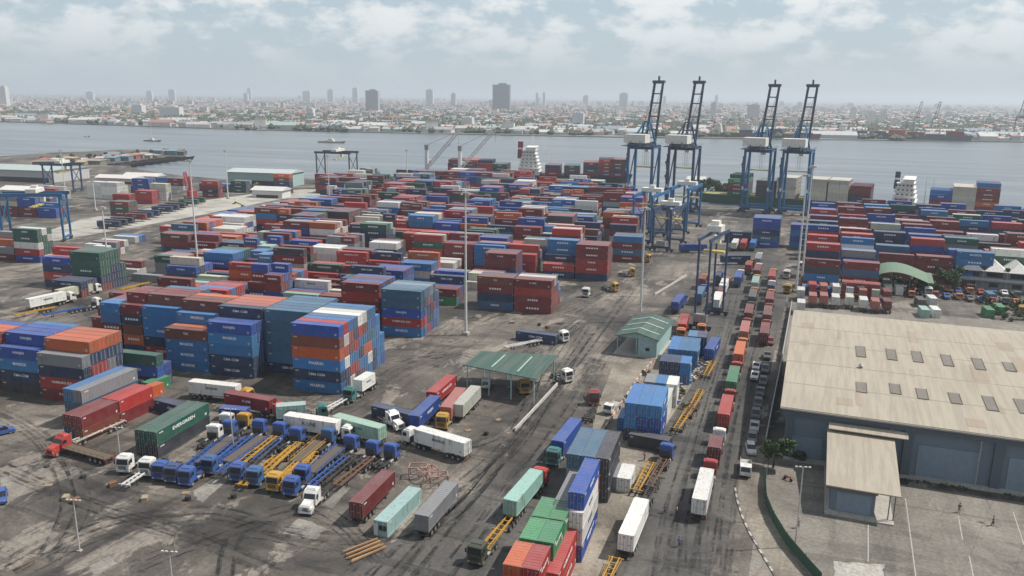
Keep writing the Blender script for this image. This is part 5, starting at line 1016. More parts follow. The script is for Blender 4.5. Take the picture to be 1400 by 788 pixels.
def sts(px, label, legm, rz, lean, sc=1.0, boomlen=46, yellow=False):
    p = G(*px); e = empty('quay_crane', p, rz, label, 'quay crane', 'ship-to-shore cranes'); e.scale = (sc, sc, sc)
    W_, D_ = 15.5, 13.0; hp = 39.5       # local x along quay, y to the water
    for k, (sx, sy) in enumerate(((-1, 0), (1, 0), (-1, 1), (1, 1))):
        x, y = sx*W_/2, sy*D_; b = MB().box((x, y, 2.4), (1.3, 1.6, hp-2.4)); bpart(e, 'leg', b, [legm])
        bg_ = MB().box((x, y, 0), (5.2, 1.4, 1.3)); bg_.box((x, y, 1.3), (2.6, 1.2, 1.1)); bpart(e, 'bogie', bg_, [CRD])
    for sy in (0, 1):
        bpart(e, 'sill_beam', MB().b2((-W_/2+.7, sy*D_-.6, 2.6), (W_/2-.7, sy*D_+.6, 4.2)), [legm])
        bpart(e, 'cross_beam', MB().b2((-W_/2+.7, sy*D_-.7, hp-2.2), (W_/2-.7, sy*D_+.7, hp-.05)), [legm])
    for s in (-1, 1):
        b = MB(); b.bar((s*W_/2, .9, 13), (s*W_/2, D_-.9, 13), 1.0); b.bar((s*W_/2, .9, 13.2), (s*W_/2, D_-.9, hp-2.5), .6); b.bar((s*W_/2, .8, hp-1.2), (s*W_/2, D_-.8, hp-1.2), 1.1); bpart(e, 'side_frame', b, [legm])
    b = MB()
    for s in (-1, 1): b.bar((s*3.4, -13, hp+1.0), (s*3.0, D_+4, hp+1.0), .9, 1.8)
    for y in (-12.6, -5, 4, 12, D_+3.4): b.bar((-2.6, y, hp+1.0), (2.6, y, hp+1.0), .6)
    bpart(e, 'main_girder', b, [CRD])
    bpart(e, 'machinery_house', MB().box((-.9, -5, hp+1.95), (13.5, 9, 5.0)), [CRW]); bpart(e, 'service_platform', MB().box((-.9, -5, hp-.15), (14.5, 11, .25)), [CRD])
    bpart(e, 'operator_cab', MB().box((1.5, 8, hp-4.0), (2.4, 3, 2.8)), [CRW]); bpart(e, 'spreader', MB().box((0, 10, hp-14), (12, 2.0, .7)).bar((-2, 10, hp-13.4), (-2, 10, hp), .08).bar((2, 10, hp-13.4), (2, 10, hp), .08), [mat((.55, .42, .06), .5)])
    ap = Vector((0, D_-3, hp+14)); b = MB()
    for s in (-1, 1): b.bar((s*5, D_, hp), (s*2.0, ap.y, ap.z), 1.0); b.bar((s*5.5, -1, hp+1), (s*2.0, ap.y, ap.z), .7); b.bar((s*3, -10, hp+2), (s*2, ap.y, ap.z), .35)
    b.bar((-2, ap.y, ap.z), (2, ap.y, ap.z), .8); b.bar((-3.6, D_-1.2, hp+9), (3.6, D_-1.2, hp+9), .5); bpart(e, 'a_frame', b, [legm])
    h0 = Vector((0, D_+4, hp+1)); an_ = math.radians(81); dr = Vector((math.sin(lean), math.cos(an_), math.sin(an_))).normalized(); h1 = h0+dr*boomlen; b = MB(); nn = 9
    for s in (-1, 1):
        o = Vector((s*3.1, 0, 0)); b.bar(h0+o, h1+o*.85, .95, 1.3)
        b.bar(h0+o+Vector((0, -2.0, 0)), h1+o*.85+Vector((0, -1.4, 0)), .4)
        for i in range(nn*2): a_, c_ = h0.lerp(h1, i/(nn*2))+o, h0.lerp(h1, (i+1)/(nn*2))+o+Vector((0, -1.7, 0)); b.bar(a_, c_, .22)
    for i in (2, 4, 6, 7.4, 9): q2 = h0.lerp(h1, i/nn); b.bar(q2+Vector((-2.4, 0, 0)), q2+Vector((2.4, 0, 0)), .7)
    bpart(e, 'boom', b, [CRD]); b = MB().box((h1.x, h1.y, h1.z), (7.6, 3, 1.6)).box((h1.x, h1.y, h1.z+1.6), (1, 1, 2.6)); bpart(e, 'boom_tip', b, [CRD])
    b = MB()
    for s in (-1, 1): b.bar((s*2, ap.y, ap.z), h0.lerp(h1, .62)+Vector((s*2.4, 0, 0)), .16); b.bar((s*2, ap.y, ap.z), h0.lerp(h1, .35)+Vector((s*2.4, 0, 0)), .16)
    bpart(e, 'stay', b, [CRD])
    b = MB()
    for q in (-1, 1):
        b.box((q*8.2, 0, hp+.1), (1.1, D_+10, .12)); [b.bar((q*8.7, -4+i*3.2, hp+.1), (q*8.7, -4+i*3.2, hp+1.3), .09) for i in range(7)]; b.bar((q*8.7, -4, hp+1.3), (q*8.7, 15, hp+1.3), .09)
    bpart(e, 'walkway', b, [CRD]); b = MB()
    for q in (-.9, -.4, .4, .9): b.bar((q, 10, hp-13), (q, 10, hp+1), .09)
    for q in (-1, 1): b.bar((q*3, -12, hp+2), (q*2, ap.y, ap.z), .14); b.bar((q*2, ap.y, ap.z), h1+Vector((q*2.2, 0, -2)), .14)
    bpart(e, 'hoist_cable', b, [BLACK])
    for q in (-1, 1): bpart(e, 'number_board', MB().box((q*W_/2, -.9, 14), (1.0, .08, 2.0)), [WHITE])
    b = MB()
    for i in range(7):
        z0 = 4+i*4.2; b.bar((-W_/2-1.1, -1.2+(i % 2)*2.4, z0), (-W_/2-1.1, 1.2-(i % 2)*2.4, z0+4.2), .7, .12); b.box((-W_/2-1.1, 1.2-(i % 2)*2.4, z0+4.2), (1.2, .8, 1.0))
    bpart(e, 'stair_tower', b, [CRD]); return e
QA = math.radians(-8)
sts((872, 287), 'blue quay crane with raised boom, leftmost of the four', CRB, QA, .05, 1.0, 37); sts((927, 289), 'quay crane with reddish boom foot, second of the four', NAVY, QA, .05, 1.0, 37); sts((1030, 291), 'quay crane third of the four, beside the ship', CRB, QA, .06, .98, 37); sts((1082, 294), 'blue quay crane rightmost of the four, before cream boxes', CRB, QA, .055, .98, 37)
def rtg(px, rz, span, h, depth, label, m, cabm=None, lw=.8, brace=True):
    p = G(*px); e = empty('yard_gantry_crane', p, rz, label, 'gantry crane', 'yard gantry cranes')
    for s in (0, 1):
        for d in (0, 1):
            b = MB().box((s*span, d*depth, 1.4), (lw, lw*1.1, h-1.4)); bpart(e, 'leg', b, [m]); b = MB().box((s*span, d*depth, .9), (.7, 3.6, .5)); [b.cyl((s*span-.25, d*depth+w_, .6), (s*span+.25, d*depth+w_, .6), .6, n=12) for w_ in (-1.1, 1.1)]; bpart(e, 'bogie', b, [BLACK])
        b = MB().b2((s*span-.38, .46, 1.5), (s*span+.38, depth-.46, 2.4)); (brace and b.bar((s*span, .5, h*.35), (s*span, depth-.5, h*.9), .35).bar((s*span, depth-.5, h*.35), (s*span, .5, h*.9), .35)); bpart(e, 'side_frame', b, [m])
    for d in (0, 1): bpart(e, 'top_girder', MB().b2((-1.5, d*depth-.45*(lw/.8)**2, h), (span+1.5, d*depth+.45*(lw/.8)**2, h+1.6*lw/.8)), [m])
    bpart(e, 'trolley', MB().box((span*.55, depth/2, h+1.65), (4.5, depth+1, 1.8)).box((span*.55, depth/2, h+3.4), (2.5, 2.5, 1.4)), [CRW]); bpart(e, 'operator_cab', MB().box((span*.55+3, depth/2, h-2.6), (1.8, 2, 2.4)), [cabm or CRW]); bpart(e, 'power_house', MB().box((0, depth/2, 2.5), (1.6, 4, 2.4)), [STEEL])
    bpart(e, 'spreader', MB().box((span*.55, depth/2, h-5), (2.2, min(12, depth+3), .6)).bar((span*.55, depth/2-1, h-4.4), (span*.55, depth/2-1, h+1.5), .1).bar((span*.55, depth/2+1, h-4.4), (span*.55, depth/2+1, h+1.5), .1), [mat((.5, .4, .1), .5)]); return e
LA = math.radians(6)
rtg((964, 452), math.radians(82), 20, 27, 3.4, 'dark blue yard gantry straddling the lane by the green shed', NAVY, None, .5, False)
rtg((889, 335), math.radians(84), 26, 22, 9, 'blue yard gantry beside the far maroon wall', CRB); rtg((938, 320), math.radians(84), 26, 22, 9, 'blue yard gantry on the lane below the quay cranes', CRB)
rtg((915, 345), math.radians(84), 24, 18, 8, 'smaller navy gantry on the lane below the quay cranes', NAVY)
rtg((5, 332), math.radians(30), 26, 21, 9, 'bright blue gantry cut by the left edge', CRB); rtg((62, 262), math.radians(12), 22, 18, 9, 'dark gantry on the far left quay', NAVY); rtg((434, 250), math.radians(6), 28, 23, 14, 'black gantry standing against the river', mat((.03, .04, .055), .5))
# red mobile crane and lorry-mounted yellow machines
def harbour_crane(px, h, reach, az, label, m, tm):
    p = G(*px); e = empty('harbour_crane', p, az, label, 'harbour crane', 'mobile harbour cranes')
    b = MB().box((0, 0, 1), (12, 9, 3)); [b.box((x, y, 0), (2, 2, 1)) for x in (-7, 7) for y in (-5, 5)]; bpart(e, 'undercarriage', b, [tm]); bpart(e, 'tower', MB().cyl((0, 0, 4), (0, 0, h), 1.9, 1.5, 12), [m]); bpart(e, 'slewing_house', MB().box((-2.5, 0, 4), (8, 6, 4.5)), [m]); bpart(e, 'tower_head', MB().box((0, 0, h), (3, 2.4, 4)), [tm]); bpart(e, 'operator_cab', MB().box((2.6, 1.5, h*.6), (2.4, 2, 2.4)), [CRW])
    b = MB(); lat(b, (1.5, 0, h*.52), (reach, 0, h*.52+reach*1.05), 2.0, 12, .42, (0, 1, 0)); bpart(e, 'boom', b, [m]); b = MB(); [b.bar((0, s*.6, h+3.6), (reach, s*.6, h*.52+reach*1.05), .12) for s in (-1, 1)]; b.bar((reach, 0, h*.52+reach*1.05), (reach, 0, h*.52+reach*1.05-10), .12); bpart(e, 'rope', b, [BLACK]); return e
CW2 = mat((.60, .61, .60), .5, 0, .3)
harbour_crane((584, 250), 26, 26, math.radians(10), 'white harbour crane with luffing boom, left of the pair', CW2, mat((.25, .26, .27), .6)); harbour_crane((629, 252), 26, 28, math.radians(12), 'white harbour crane with luffing boom, right of the pair', CW2, mat((.25, .26, .27), .6)); harbour_crane((262, 276), 15, 13, math.radians(150), 'red mobile crane beside the basin boxes', CRR, CRR); [o.__setattr__('scale', (.75, .75, .85)) for o in COL.objects if o.get('label') == 'red mobile crane beside the basin boxes']
# yellow reach stackers as lift trucks
def lift_truck(px, rz, c, label):
    p = G(*px); e = empty('lift_truck', p, math.radians(rz), label, 'lift truck', 'container lift trucks'); m = mat(c, .5, 0, .3)
    bpart(e, 'chassis', MB().b2((-3.5, -1.4, .8), (3.2, 1.4, 1.9)), [m]); bpart(e, 'cab', MB().box((-.2, 0, 1.92), (1.8, 1.8, 1.9), top=(.85, .9)), [GLASS]); bpart(e, 'counterweight', MB().box((-3.0, 0, 1.92), (1.4, 2.8, .9)), [m]); bpart(e, 'mast_boom', MB().bar((-2.4, 0, 3.0), (4.2, 0, 6.2), .8), [m]); bpart(e, 'spreader', MB().box((4.3, 0, 4.9), (.8, 6.2, .5)).bar((4.2, 0, 6.1), (4.3, 0, 5.3), .5), [BLACK])
    for x, r_ in ((2.2, .85), (-2.6, .7)):
        for s in (-1, 1): child(e, 'wheel', MB().cyl((0, -.35, 0), (0, .35, 0), r_, n=14).mesh('tyre', [TYRE]), None, (x, s*1.5, r_))
for i, (x, y, rz) in enumerate([(388, 262, 20), (345, 262, 10), (332, 290, 200), (360, 300, 160)]): lift_truck((x, y), rz, (.55, .5, .08), 'yellow-green lift truck on the pale roadway, %s from left' % ['fourth', 'second', 'first', 'third'][i])
# ------------------------------------------------------------ ships
def hull(e, L, Bm, dh, m1, m2, deckc):
    b = MB(); secs = []; nsec = 14
    for i in range(nsec+1):
        t = i/nsec; x = -L/2+L*t; w_ = Bm/2*(min(1, (1-t)*4.2)**.55 if t > .76 else min(1, .72+t*2.2)); fl = 1.5*max(0, (t-.85)/.15)
        secs.append([(x+(fl*2 if t == 1 else 0), -w_, dh+fl), (x, -w_*.9, .3), (x, -w_*.86, -2.6), (x, w_*.86, -2.6), (x, w_*.9, .3), (x+(fl*2 if t == 1 else 0), w_, dh+fl)])
    for i in range(nsec):
        for k in range(5):
            b.mi = 0 if k in (0, 4) else 1; b.add([secs[i][k], secs[i+1][k], secs[i+1][k+1], secs[i][k+1]], [(3, 2, 1, 0)])
    b.mi = 0; b.add(secs[0], [tuple(range(6))]); bpart(e, 'hull', b, [m1, m2]); b = MB()
    for i in range(nsec): b.add([(secs[i][0][0], secs[i][0][1]+.1, secs[i][0][2]-.6), (secs[i+1][0][0], secs[i+1][0][1]+.1, secs[i+1][0][2]-.6), (secs[i+1][5][0], secs[i+1][5][1]-.1, secs[i+1][5][2]-.6), (secs[i][5][0], secs[i][5][1]-.1, secs[i][5][2]-.6)], [(0, 1, 2, 3)])
    bpart(e, 'deck', b, [mat(deckc, .8, 0, .4)])
def superstructure(e, x, Bm, dh, h, funnel, sc=1):
    b = MB(); n = int(h/2.8); ws = [Bm*(.92 if k < 2 else .72 if k < n-1 else 1.0) for k in range(n)]; ls = [(13-1.0*k)*sc if k < n-1 else 5.5*sc for k in range(n)]
    for k in range(n): xx = x-(1.2 if k < n-1 else -.5); b.box((xx, 0, dh+k*2.8), (ls[k], ws[k]-1.2, 2.5)); b.box((xx, 0, dh+k*2.8+2.5), (ls[k]+1.4, ws[k], .22)); [b.bar((xx-ls[k]/2, q*ws[k]/2, dh+k*2.8+3.5), (xx+ls[k]/2, q*ws[k]/2, dh+k*2.8+3.5), .10) for q in (-1, 1)]
    s = bpart(e, 'superstructure', b, [mat((.72, .71, .67), .5, 0, .3)])
    for k in range(1, n):
        for side in (-1, 1):
            for j in range(5): child(s, 'window', WINM, None, (x-1.2-side*(ls[k]/2+.02)+(1.7 if k == n-1 else 0), -ws[k]*.36+j*ws[k]*.18, dh+k*2.8+1.0))
        for j in range(4):
            if k < n-1: child(s, 'window', WINM, None, (x-1.2-ls[k]*.36+j*ls[k]*.24, -(ws[k]-1.2)/2-.02, dh+k*2.8+1.0), PI/2)
    bpart(e, 'funnel', MB().box((x-6.5*sc, 1, dh+h*.5), (3.4*sc, 4.2, h*.5+1.2), top=(.85, .85)), [mat(funnel, .5, 0, .2)])
    bpart(e, 'funnel_band', MB().box((x-6.5*sc, 1, dh+h*.5+h*.3), (3.2*sc, 4.0, 1.2)), [WHITE])
    for q in (-1, 1): bpart(e, 'lifeboat', MB().prism([(x-6, dh+3.4), (x-5, dh+2.8), (x-.5, dh+2.8), (x+.5, dh+3.4), (x-.3, dh+4.5), (x-5.2, dh+4.5)], q*Bm*.47-1, q*Bm*.47+1), [mat((.45, .10, .02), .5, 0, .2)])
    b = MB().cyl((x+1, 0, dh+h), (x+1, 0, dh+h+7), .35, .15, 6); b.bar((x+1, -2.5, dh+h+4), (x+1, 2.5, dh+h+4), .25); b.box((x+1, 0, dh+h+5.2), (.4, 3.2, .4)); bpart(e, 'radar_mast', b, [WHITE])
    for q in (-1, 1): bpart(e, 'bow_mast', MB().cyl((x+(10 if q < 0 else 14)*sc, q*4, dh), (x+(10 if q < 0 else 14)*sc, q*4, dh+h*.9), .35, .2, 6), [WHITE])
WINM = MB().box((0, 0, 0), (.08, 1.1, .8)).mesh('window', [GLASS])
def place_ship(pa, pb, L, Bm, dh, label, m1, m2, deckc, off):
    a, c = G(*pa), G(*pb); an = math.atan2((c-a).y, (c-a).x); mid = (a+c)/2; mid = mid+Vector((-math.sin(an), math.cos(an), 0))*off; L = L or (c-a).length
    e = empty('container_ship', (mid.x, mid.y, -1.6), an, label, 'ship', None); hull(e, L, Bm, dh, m1, m2, deckc); return e, an, mid, L
HG = mat((.03, .10, .07), .5, 0, .3); HR = mat((.22, .04, .03), .6, 0, .3); HK = mat((.03, .03, .035), .5, 0, .3); HY = mat((.33, .30, .08), .5, 0, .3)
sA, anA, mA, LA_ = place_ship((955, 274), (1392, 304), None, 24, 6.0, 'container ship with white bridge moored behind the right yard', HG, HR, (.24, .24, .08), 15)
superstructure(sA, LA_*.18, 27, 6.0, 19, (.04, .06, .08), 1.0)
def on_ship(an, mid, t, L): return (mid.x+math.cos(an)*t, mid.y+math.sin(an)*t)
def bays(mid, an, L, spec, z0):
    for t, tiers, pal in spec:
        x, y = on_ship(an, mid, t*L, L); x -= -math.sin(an)*10.5; y -= math.cos(an)*10.5
        ship_stack((x, y), an, L, 9, tiers, z0, pal)
bays(mA, anA, LA_, [(-.37, [4, 4, 5], 'GmmeG'), (-.27, [4, 4], 'kdkd'), (-.20, [5], 'cccccccc'), (-.10, [5], 'cccccccc'), (-.03, [5], 'ccccccccc'), (.04, [4, 3], 'nkmmm'), (.28, [3, 4], 'mmrlrm'), (.345, [5], 'ccccccc'), (.41, [5, 6], 'mobmll')], 4.6)
sB, anB, mB, LB = place_ship((600, 248), (860, 254), None, 24, 7.5, 'container ship with white bridge moored behind the central stacks', HK, HR, (.25, .12, .08), 18)
superstructure(sB, -LB*.02, 25, 7.5, 25, (.25, .03, .05), 1.4)
bays(mB, anB, LB, [(-.42, [3, 4], 'mRn'), (-.34, [4], 'RmG'), (-.26, [3, 4], 'mRmn'), (-.18, [3], 'mnG'), (.1, [3], 'mnm'), (.2, [3], 'nmG'), (.3, [4], 'mGn'), (.38, [5, 4], 'nmmRn'), (.44, [5], 'mnmG')], 6.2)
for e in BARGES: hull(e, 30, 8, 2.6, HK, HR, (.16, .13, .11))
for nm, px, rz, L, c, w in [('tugboat', (453, 194), 5, 42, (.25, .22, .16), 'low brown launch crossing the river'), ('patrol_ship', (450, 178), 3, 60, (.55, .6, .66), 'pale blue patrol ship at the far bank'), ('sailing_boat', (1330, 190), 0, 22, (.7, .7, .68), 'white boat with tall mast near the far ships'), ('cargo_ship', (1225, 190), -1, 240, (.05, .07, .10), 'long dark cargo ship at the far bank, right'), ('cargo_ship', (1040, 188), -1, 200, (.10, .04, .05), 'dark maroon cargo ship behind the quay cranes'),
        ('sailing_boat', (118, 186), 0, 12, (.06, .06, .07), 'tiny dark boat near the left shore'), ('sailing_boat', (68, 170), 0, 12, (.08, .08, .09), 'tiny dark boat close to the left bank'), ('sailing_boat', (610, 198), 0, 10, (.3, .3, .3), 'tiny grey boat right of the harbour cranes'), ('sailing_boat', (208, 192), 0, 30, (.07, .08, .08), 'dark tug off the jetty tip')]:
    p = G(*px); e = empty(nm, (p.x, p.y, -1.6), math.radians(rz), w, 'boat' if L < 70 else 'ship'); hull(e, L, L*.17 if L < 100 else 28, L*.045 if L < 100 else 9, mat(c, .6, 0, .2), HR, (.3, .28, .25))
    if L < 100: b = MB().box((-L*.05, 0, L*.045), (L*.32, L*.11, L*.06)).box((-L*.02, 0, L*.105), (L*.16, L*.09, L*.05)); bpart(e, 'cabin', b, [mat((.65, .64, .6), .6)]); bpart(e, 'mast', MB().cyl((0, 0, L*.1), (0, 0, L*(.45 if nm != 'sailing_boat' or L < 20 else .95)), L*.008, L*.004, 6), [WHITE])
    else:
        superstructure(e, -L*.38, 24, 9, 18, (.05, .05, .06), 1.2)
        for k in range(4): x = -L*.22+k*L*.17; bpart(e, 'deck_crane', MB().cyl((x, 0, 9), (x, 0, 30), 1.2, 1.0, 8).bar((x, 0, 27), (x+20, 0, 36), 1.2), [mat((.55, .52, .42), .6)])
        for k in range(6): bpart(e, 'hatch', MB().box((-L*.26+k*L*.13, 0, 8.6), (L*.11, 22, R.choice((3, 6, 9)))), [mat(jit(PAL[R.choice('mnRlkc')][0]), .6)])
# far riverside cranes
for x, y, s, w in [(1252, 178, .75, 'faint quay crane on the far bank, left'), (1277, 179, .75, 'faint quay crane on the far bank, middle'), (1350, 176, .6, 'squat faint crane on the far bank'), (1392, 188, 1.0, 'grey-green quay crane on the far bank at the right edge')]:
    sts((x, y), w, mat((.07, .14, .17), .6), QA, .15, s, 46 if s != .6 else 18)
tag(link('stacked_containers', mb.mesh('stacked_containers', [PAINTV], True)), 'hundreds of stacked shipping containers filling the yard behind', 'containers', kind='stuff')

# ------------------------------------------------------------ far city
def wpos(x, D): p = G(x, 131+600.0/1, 0); d = (_fw*1.0 + _r2*((x-700)/F)); d.z = 0; d.normalize(); return Vector((0, 0, 0)) + d*(D/max(.3, d.dot(Vector((_fw.x, _fw.y, 0)).normalized())))
def shoreD(x):                                          # distance along view axis of the far shore
    y = 166+ (x/350)*11.5 if x < 350 else (177.5+(x-350)/350*7 if x < 700 else 184.5+(x-700)/700*9.5)
    p = G(x, y); return Vector((p.x, p.y, 0)).dot(Vector((_fw.x, _fw.y, 0)).normalized())
RC = random.Random(5)
cb = MB(); WALLS = [(.55, .53, .50), (.62, .60, .57), (.45, .43, .40), (.50, .46, .40), (.40, .42, .44), (.58, .50, .46)]; ROOFS = [(.32, .13, .10), (.36, .17, .13), (.40, .38, .36), (.30, .31, .33), (.5, .48, .45), (.20, .25, .30), (.40, .22, .18), (.25, .24, .22)]
def house(mb_, p, L, d, h, rz, wc_, rc_, gable_=True):
    mb_.col = wc_; mb_.box((p.x, p.y, -.3), (L, d, h+.3), rz); mb_.col = rc_; cs, sn = math.cos(rz), math.sin(rz)
    def t(x, y, z): return (p.x+x*cs-y*sn, p.y+x*sn+y*cs, z)
    o = .5; k = h+.02; rr = d*.22
    if gable_: mb_.add([t(-L/2-o, -d/2-o, k), t(L/2+o, -d/2-o, k), t(L/2+o, d/2+o, k), t(-L/2-o, d/2+o, k), t(-L/2-o, 0, k+rr), t(L/2+o, 0, k+rr)], [(0, 1, 5, 4), (2, 3, 4, 5), (0, 4, 3), (1, 2, 5)])
    else: mb_.box((p.x, p.y, k), (L+.6, d+.6, .5), rz)
for i in range(13000):
    x = RC.uniform(-120, 1520); D = shoreD(x)+40+ (RC.random()**1.5)*9500
    if RC.random() < .45 and D < 3000: continue
    L, d, h = RC.uniform(8, 22), RC.uniform(8, 13), RC.choice((4, 5, 6, 6, 8, 9)) if D < 3500 else RC.choice((5, 7, 9, 12))
    if RC.random() < (.015 if D < 3500 else .06): L, d, h = RC.uniform(15, 34), 14, RC.uniform(12, 22 if D < 3500 else 30)
    house(cb, wpos(x, D), L, d, h, RC.uniform(-.5, .5)+.3, RC.choice(WALLS), RC.choice(ROOFS), h < 13)
tag(link('distant_city', cb.mesh('distant_city', [VC], True)), 'thousands of small houses of the hazy city across the river', 'houses', kind='stuff')
# warehouses and blocks on the far bank, one object each
def shed_place(x):
    L_ = [(150, 'at the far left'), (260, 'left of the cream hall'), (380, 'opposite the jetty tip'), (450, 'left of the patrol ship'), (520, 'beside the patrol ship'), (600, 'under the grey tower'), (660, 'behind the harbour cranes'), (720, 'under the slab tower'), (800, 'right of the slab tower'), (870, 'left of the quay cranes'), (950, 'behind the leftmost crane'), (1040, 'between the crane pairs'), (1130, 'behind the rightmost crane'), (1230, 'behind the dark cargo ship'), (1330, 'right of the cargo ship')]
    for v, w_ in L_:
        if x < v: return w_
    return 'at the far right'
for i in range(84):
    x = -20+i*17.2+RC.uniform(-5, 5); row = i % 3; D = shoreD(x)+(35, 120, 230)[row]+RC.uniform(0, 40); L, d, h = RC.uniform(22, 85), RC.uniform(16, 30), RC.choice((4, 5, 6, 7, 8)); rc_ = RC.choice(ROOFS[2:6]+[(.32, .15, .12)]+[(.50, .49, .46)]*3+[(.42, .44, .44)]*3+[(.30, .38, .34)]); wc_ = RC.choice(WALLS)
    b = MB(); house(b, Vector((0, 0, 0)), L, d, h, 0, wc_, rc_); p = wpos(x, D)
    cn_ = 'red' if rc_[0] > 1.8*rc_[2] else ('pale' if rc_[0] > .44 else 'grey')
    o = link('riverside_shed', b.mesh('riverside_shed', [VC], True), None, p, RC.uniform(-.12, .2)+.15); tag(o, '%s roofed %s shed, %s row of the far bank, %s' % (cn_, 'long' if L > 52 else 'short', ('waterside', 'second', 'third')[row], shed_place(x)), 'shed', 'sheds on the far bank')
m, n, b = newmat('tower_facade'); tcn = N(n, 'ShaderNodeTexCoord'); br = N(n, 'ShaderNodeTexBrick', offset=0.0, i_Scale=1.0); br.inputs['Brick Width'].default_value = 3.2; br.inputs['Row Height'].default_value = 3.2; br.inputs['Mortar Size'].default_value = .75
br.inputs['Color1'].default_value = (.08, .10, .12, 1); br.inputs['Color2'].default_value = (.12, .14, .16, 1); br.inputs['Mortar'].default_value = (.42, .42, .42, 1)
mp = N(n, 'ShaderNodeMapping'); mp.inputs['Rotation'].default_value = (PI/2, 0, 0); n.links.new(tcn.outputs['Object'], mp.inputs[0]); n.links.new(mp.outputs[0], br.inputs['Vector']); s_ = N(n, 'ShaderNodeObjectInfo').outputs['Color']; n.links.new(mixc(n, .75, br.outputs[0], s_), b.inputs['Base Color']); b.inputs['Roughness'].default_value = .6; TF = m
for i, (x, wpx, ty, D, c, w) in enumerate([(684, 24, 116, 3600, (.16, .18, .21), 'broad dark slab tower at the centre of the skyline'), (517, 18, 124, 3300, (.28, .30, .33), 'grey tower left of the centre skyline'), (591, 14, 119, 5200, (.36, .40, .44), 'pale blue tower mid-left of the skyline'), (495, 11, 117, 6500, (.4, .44, .48), 'faint tower behind the grey one'), (41, 14, 117, 3600, (.55, .52, .46), 'cream block tower at far left'), (7, 10, 114, 5200, (.3, .34, .4), 'dark faint tower at the left edge'), (24, 10, 117, 5200, (.3, .34, .4), 'second faint tower from the left edge'),
        (730, 5, 124, 4800, (.7, .7, .7), 'slim white tower, left of a pair'), (739, 5, 123, 4800, (.7, .7, .7), 'slim white tower, right of a pair'), (842, 16, 124, 5200, (.32, .35, .40), 'blue-grey tower with spire left of the cranes'), (432, 16, 121, 6500, (.42, .45, .5), 'pale wide tower, left skyline'), (463, 12, 119, 6500, (.48, .48, .5), 'pale tower beside the wide one'), (229, 12, 121, 6200, (.5, .5, .5), 'pale tower, left quarter of the skyline'), (152, 16, 122, 6000, (.5, .5, .5), 'wide pale block, far left skyline'), (258, 14, 119, 6800, (.5, .47, .47), 'pinkish pale tower, left quarter'),
        (358, 8, 117, 7500, (.4, .45, .5), 'thin faint tower, left middle'), (622, 9, 124, 5000, (.3, .36, .42), 'low blue-grey tower near the centre'), (793, 10, 127, 5500, (.55, .5, .48), 'cream apartment tower, centre right'), (1011, 22, 142, 2700, (.30, .32, .36), 'wide grey apartment block between the cranes'), (959, 10, 139, 2800, (.6, .5, .45), 'peach block beside the second crane'), (1141, 10, 146, 2700, (.7, .68, .62), 'white block right of the cranes, first'), (1166, 14, 151, 2400, (.65, .6, .5), 'cream block right of the cranes, second'), (1180, 10, 151, 2400, (.6, .56, .46), 'cream block right of the cranes, third'), (1240, 9, 155, 2300, (.7, .68, .62), 'white block behind the far cargo ship'), (784, 22, 153, 1900, (.45, .5, .52), 'pale blue-grey hall block on the far bank, centre'), (895, 5, 128, 6000, (.5, .5, .5), 'thin pale tower behind the first crane'), (962, 6, 127, 6000, (.55, .55, .55), 'thin pale tower behind the second crane'),
        (213, 22, 142, 2500, (.6, .6, .57), 'white block on the left far bank'), (255, 44, 145, 2300, (.58, .55, .46), 'long cream hall on the left far bank'), (20, 44, 147, 2600, (.6, .6, .56), 'long white hall at the far left bank'), (640, 22, 159, 1750, (.60, .62, .58), 'white flat-roofed plant on the far bank'), (436, 14, 147, 2300, (.62, .62, .6), 'white block left of the patrol ship')]):
    p = wpos(x, D); wd = wpx*D/1130*1.0; z = 2
    lo, hi = 1, 400
    for _ in range(40):
        mid = (lo+hi)/2
        if lookat_px((p.x, p.y, mid))[1] > ty+(0 if i in (0, 1) else 4.0 if D > 4000 else 1.5): lo = mid
        else: hi = mid
    c = c if i in (0, 1) else tuple(min(.75, k*.5+.33) for k in c); wd = wd if i in (0, 1) else wd*.7  # haze blended into the colour of all but the first two towers
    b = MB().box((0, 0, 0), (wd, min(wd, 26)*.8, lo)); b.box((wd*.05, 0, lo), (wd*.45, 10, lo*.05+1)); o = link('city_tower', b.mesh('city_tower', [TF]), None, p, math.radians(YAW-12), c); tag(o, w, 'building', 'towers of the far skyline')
for i in range(34):
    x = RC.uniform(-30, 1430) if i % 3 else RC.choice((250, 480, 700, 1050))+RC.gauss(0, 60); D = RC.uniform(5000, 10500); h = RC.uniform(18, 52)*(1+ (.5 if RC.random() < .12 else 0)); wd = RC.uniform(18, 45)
    b = MB().box((0, 0, 0), (wd, 22, h)); b.box((0, 0, h), (wd*.3, 8, 4)); o = link('city_tower', b.mesh('city_tower', [TF]), None, wpos(x, D), RC.uniform(0, .6), RC.choice([(.5, .5, .5), (.45, .47, .5), (.55, .5, .47), (.4, .42, .46)])); tag(o, '%s faint tower %s on the hazy skyline, %s' % ('low' if h < 26 else 'medium' if h < 40 else 'tall', ('far off', 'nearer')[D < 6800], shed_place(x)), 'building', 'faint skyline towers')
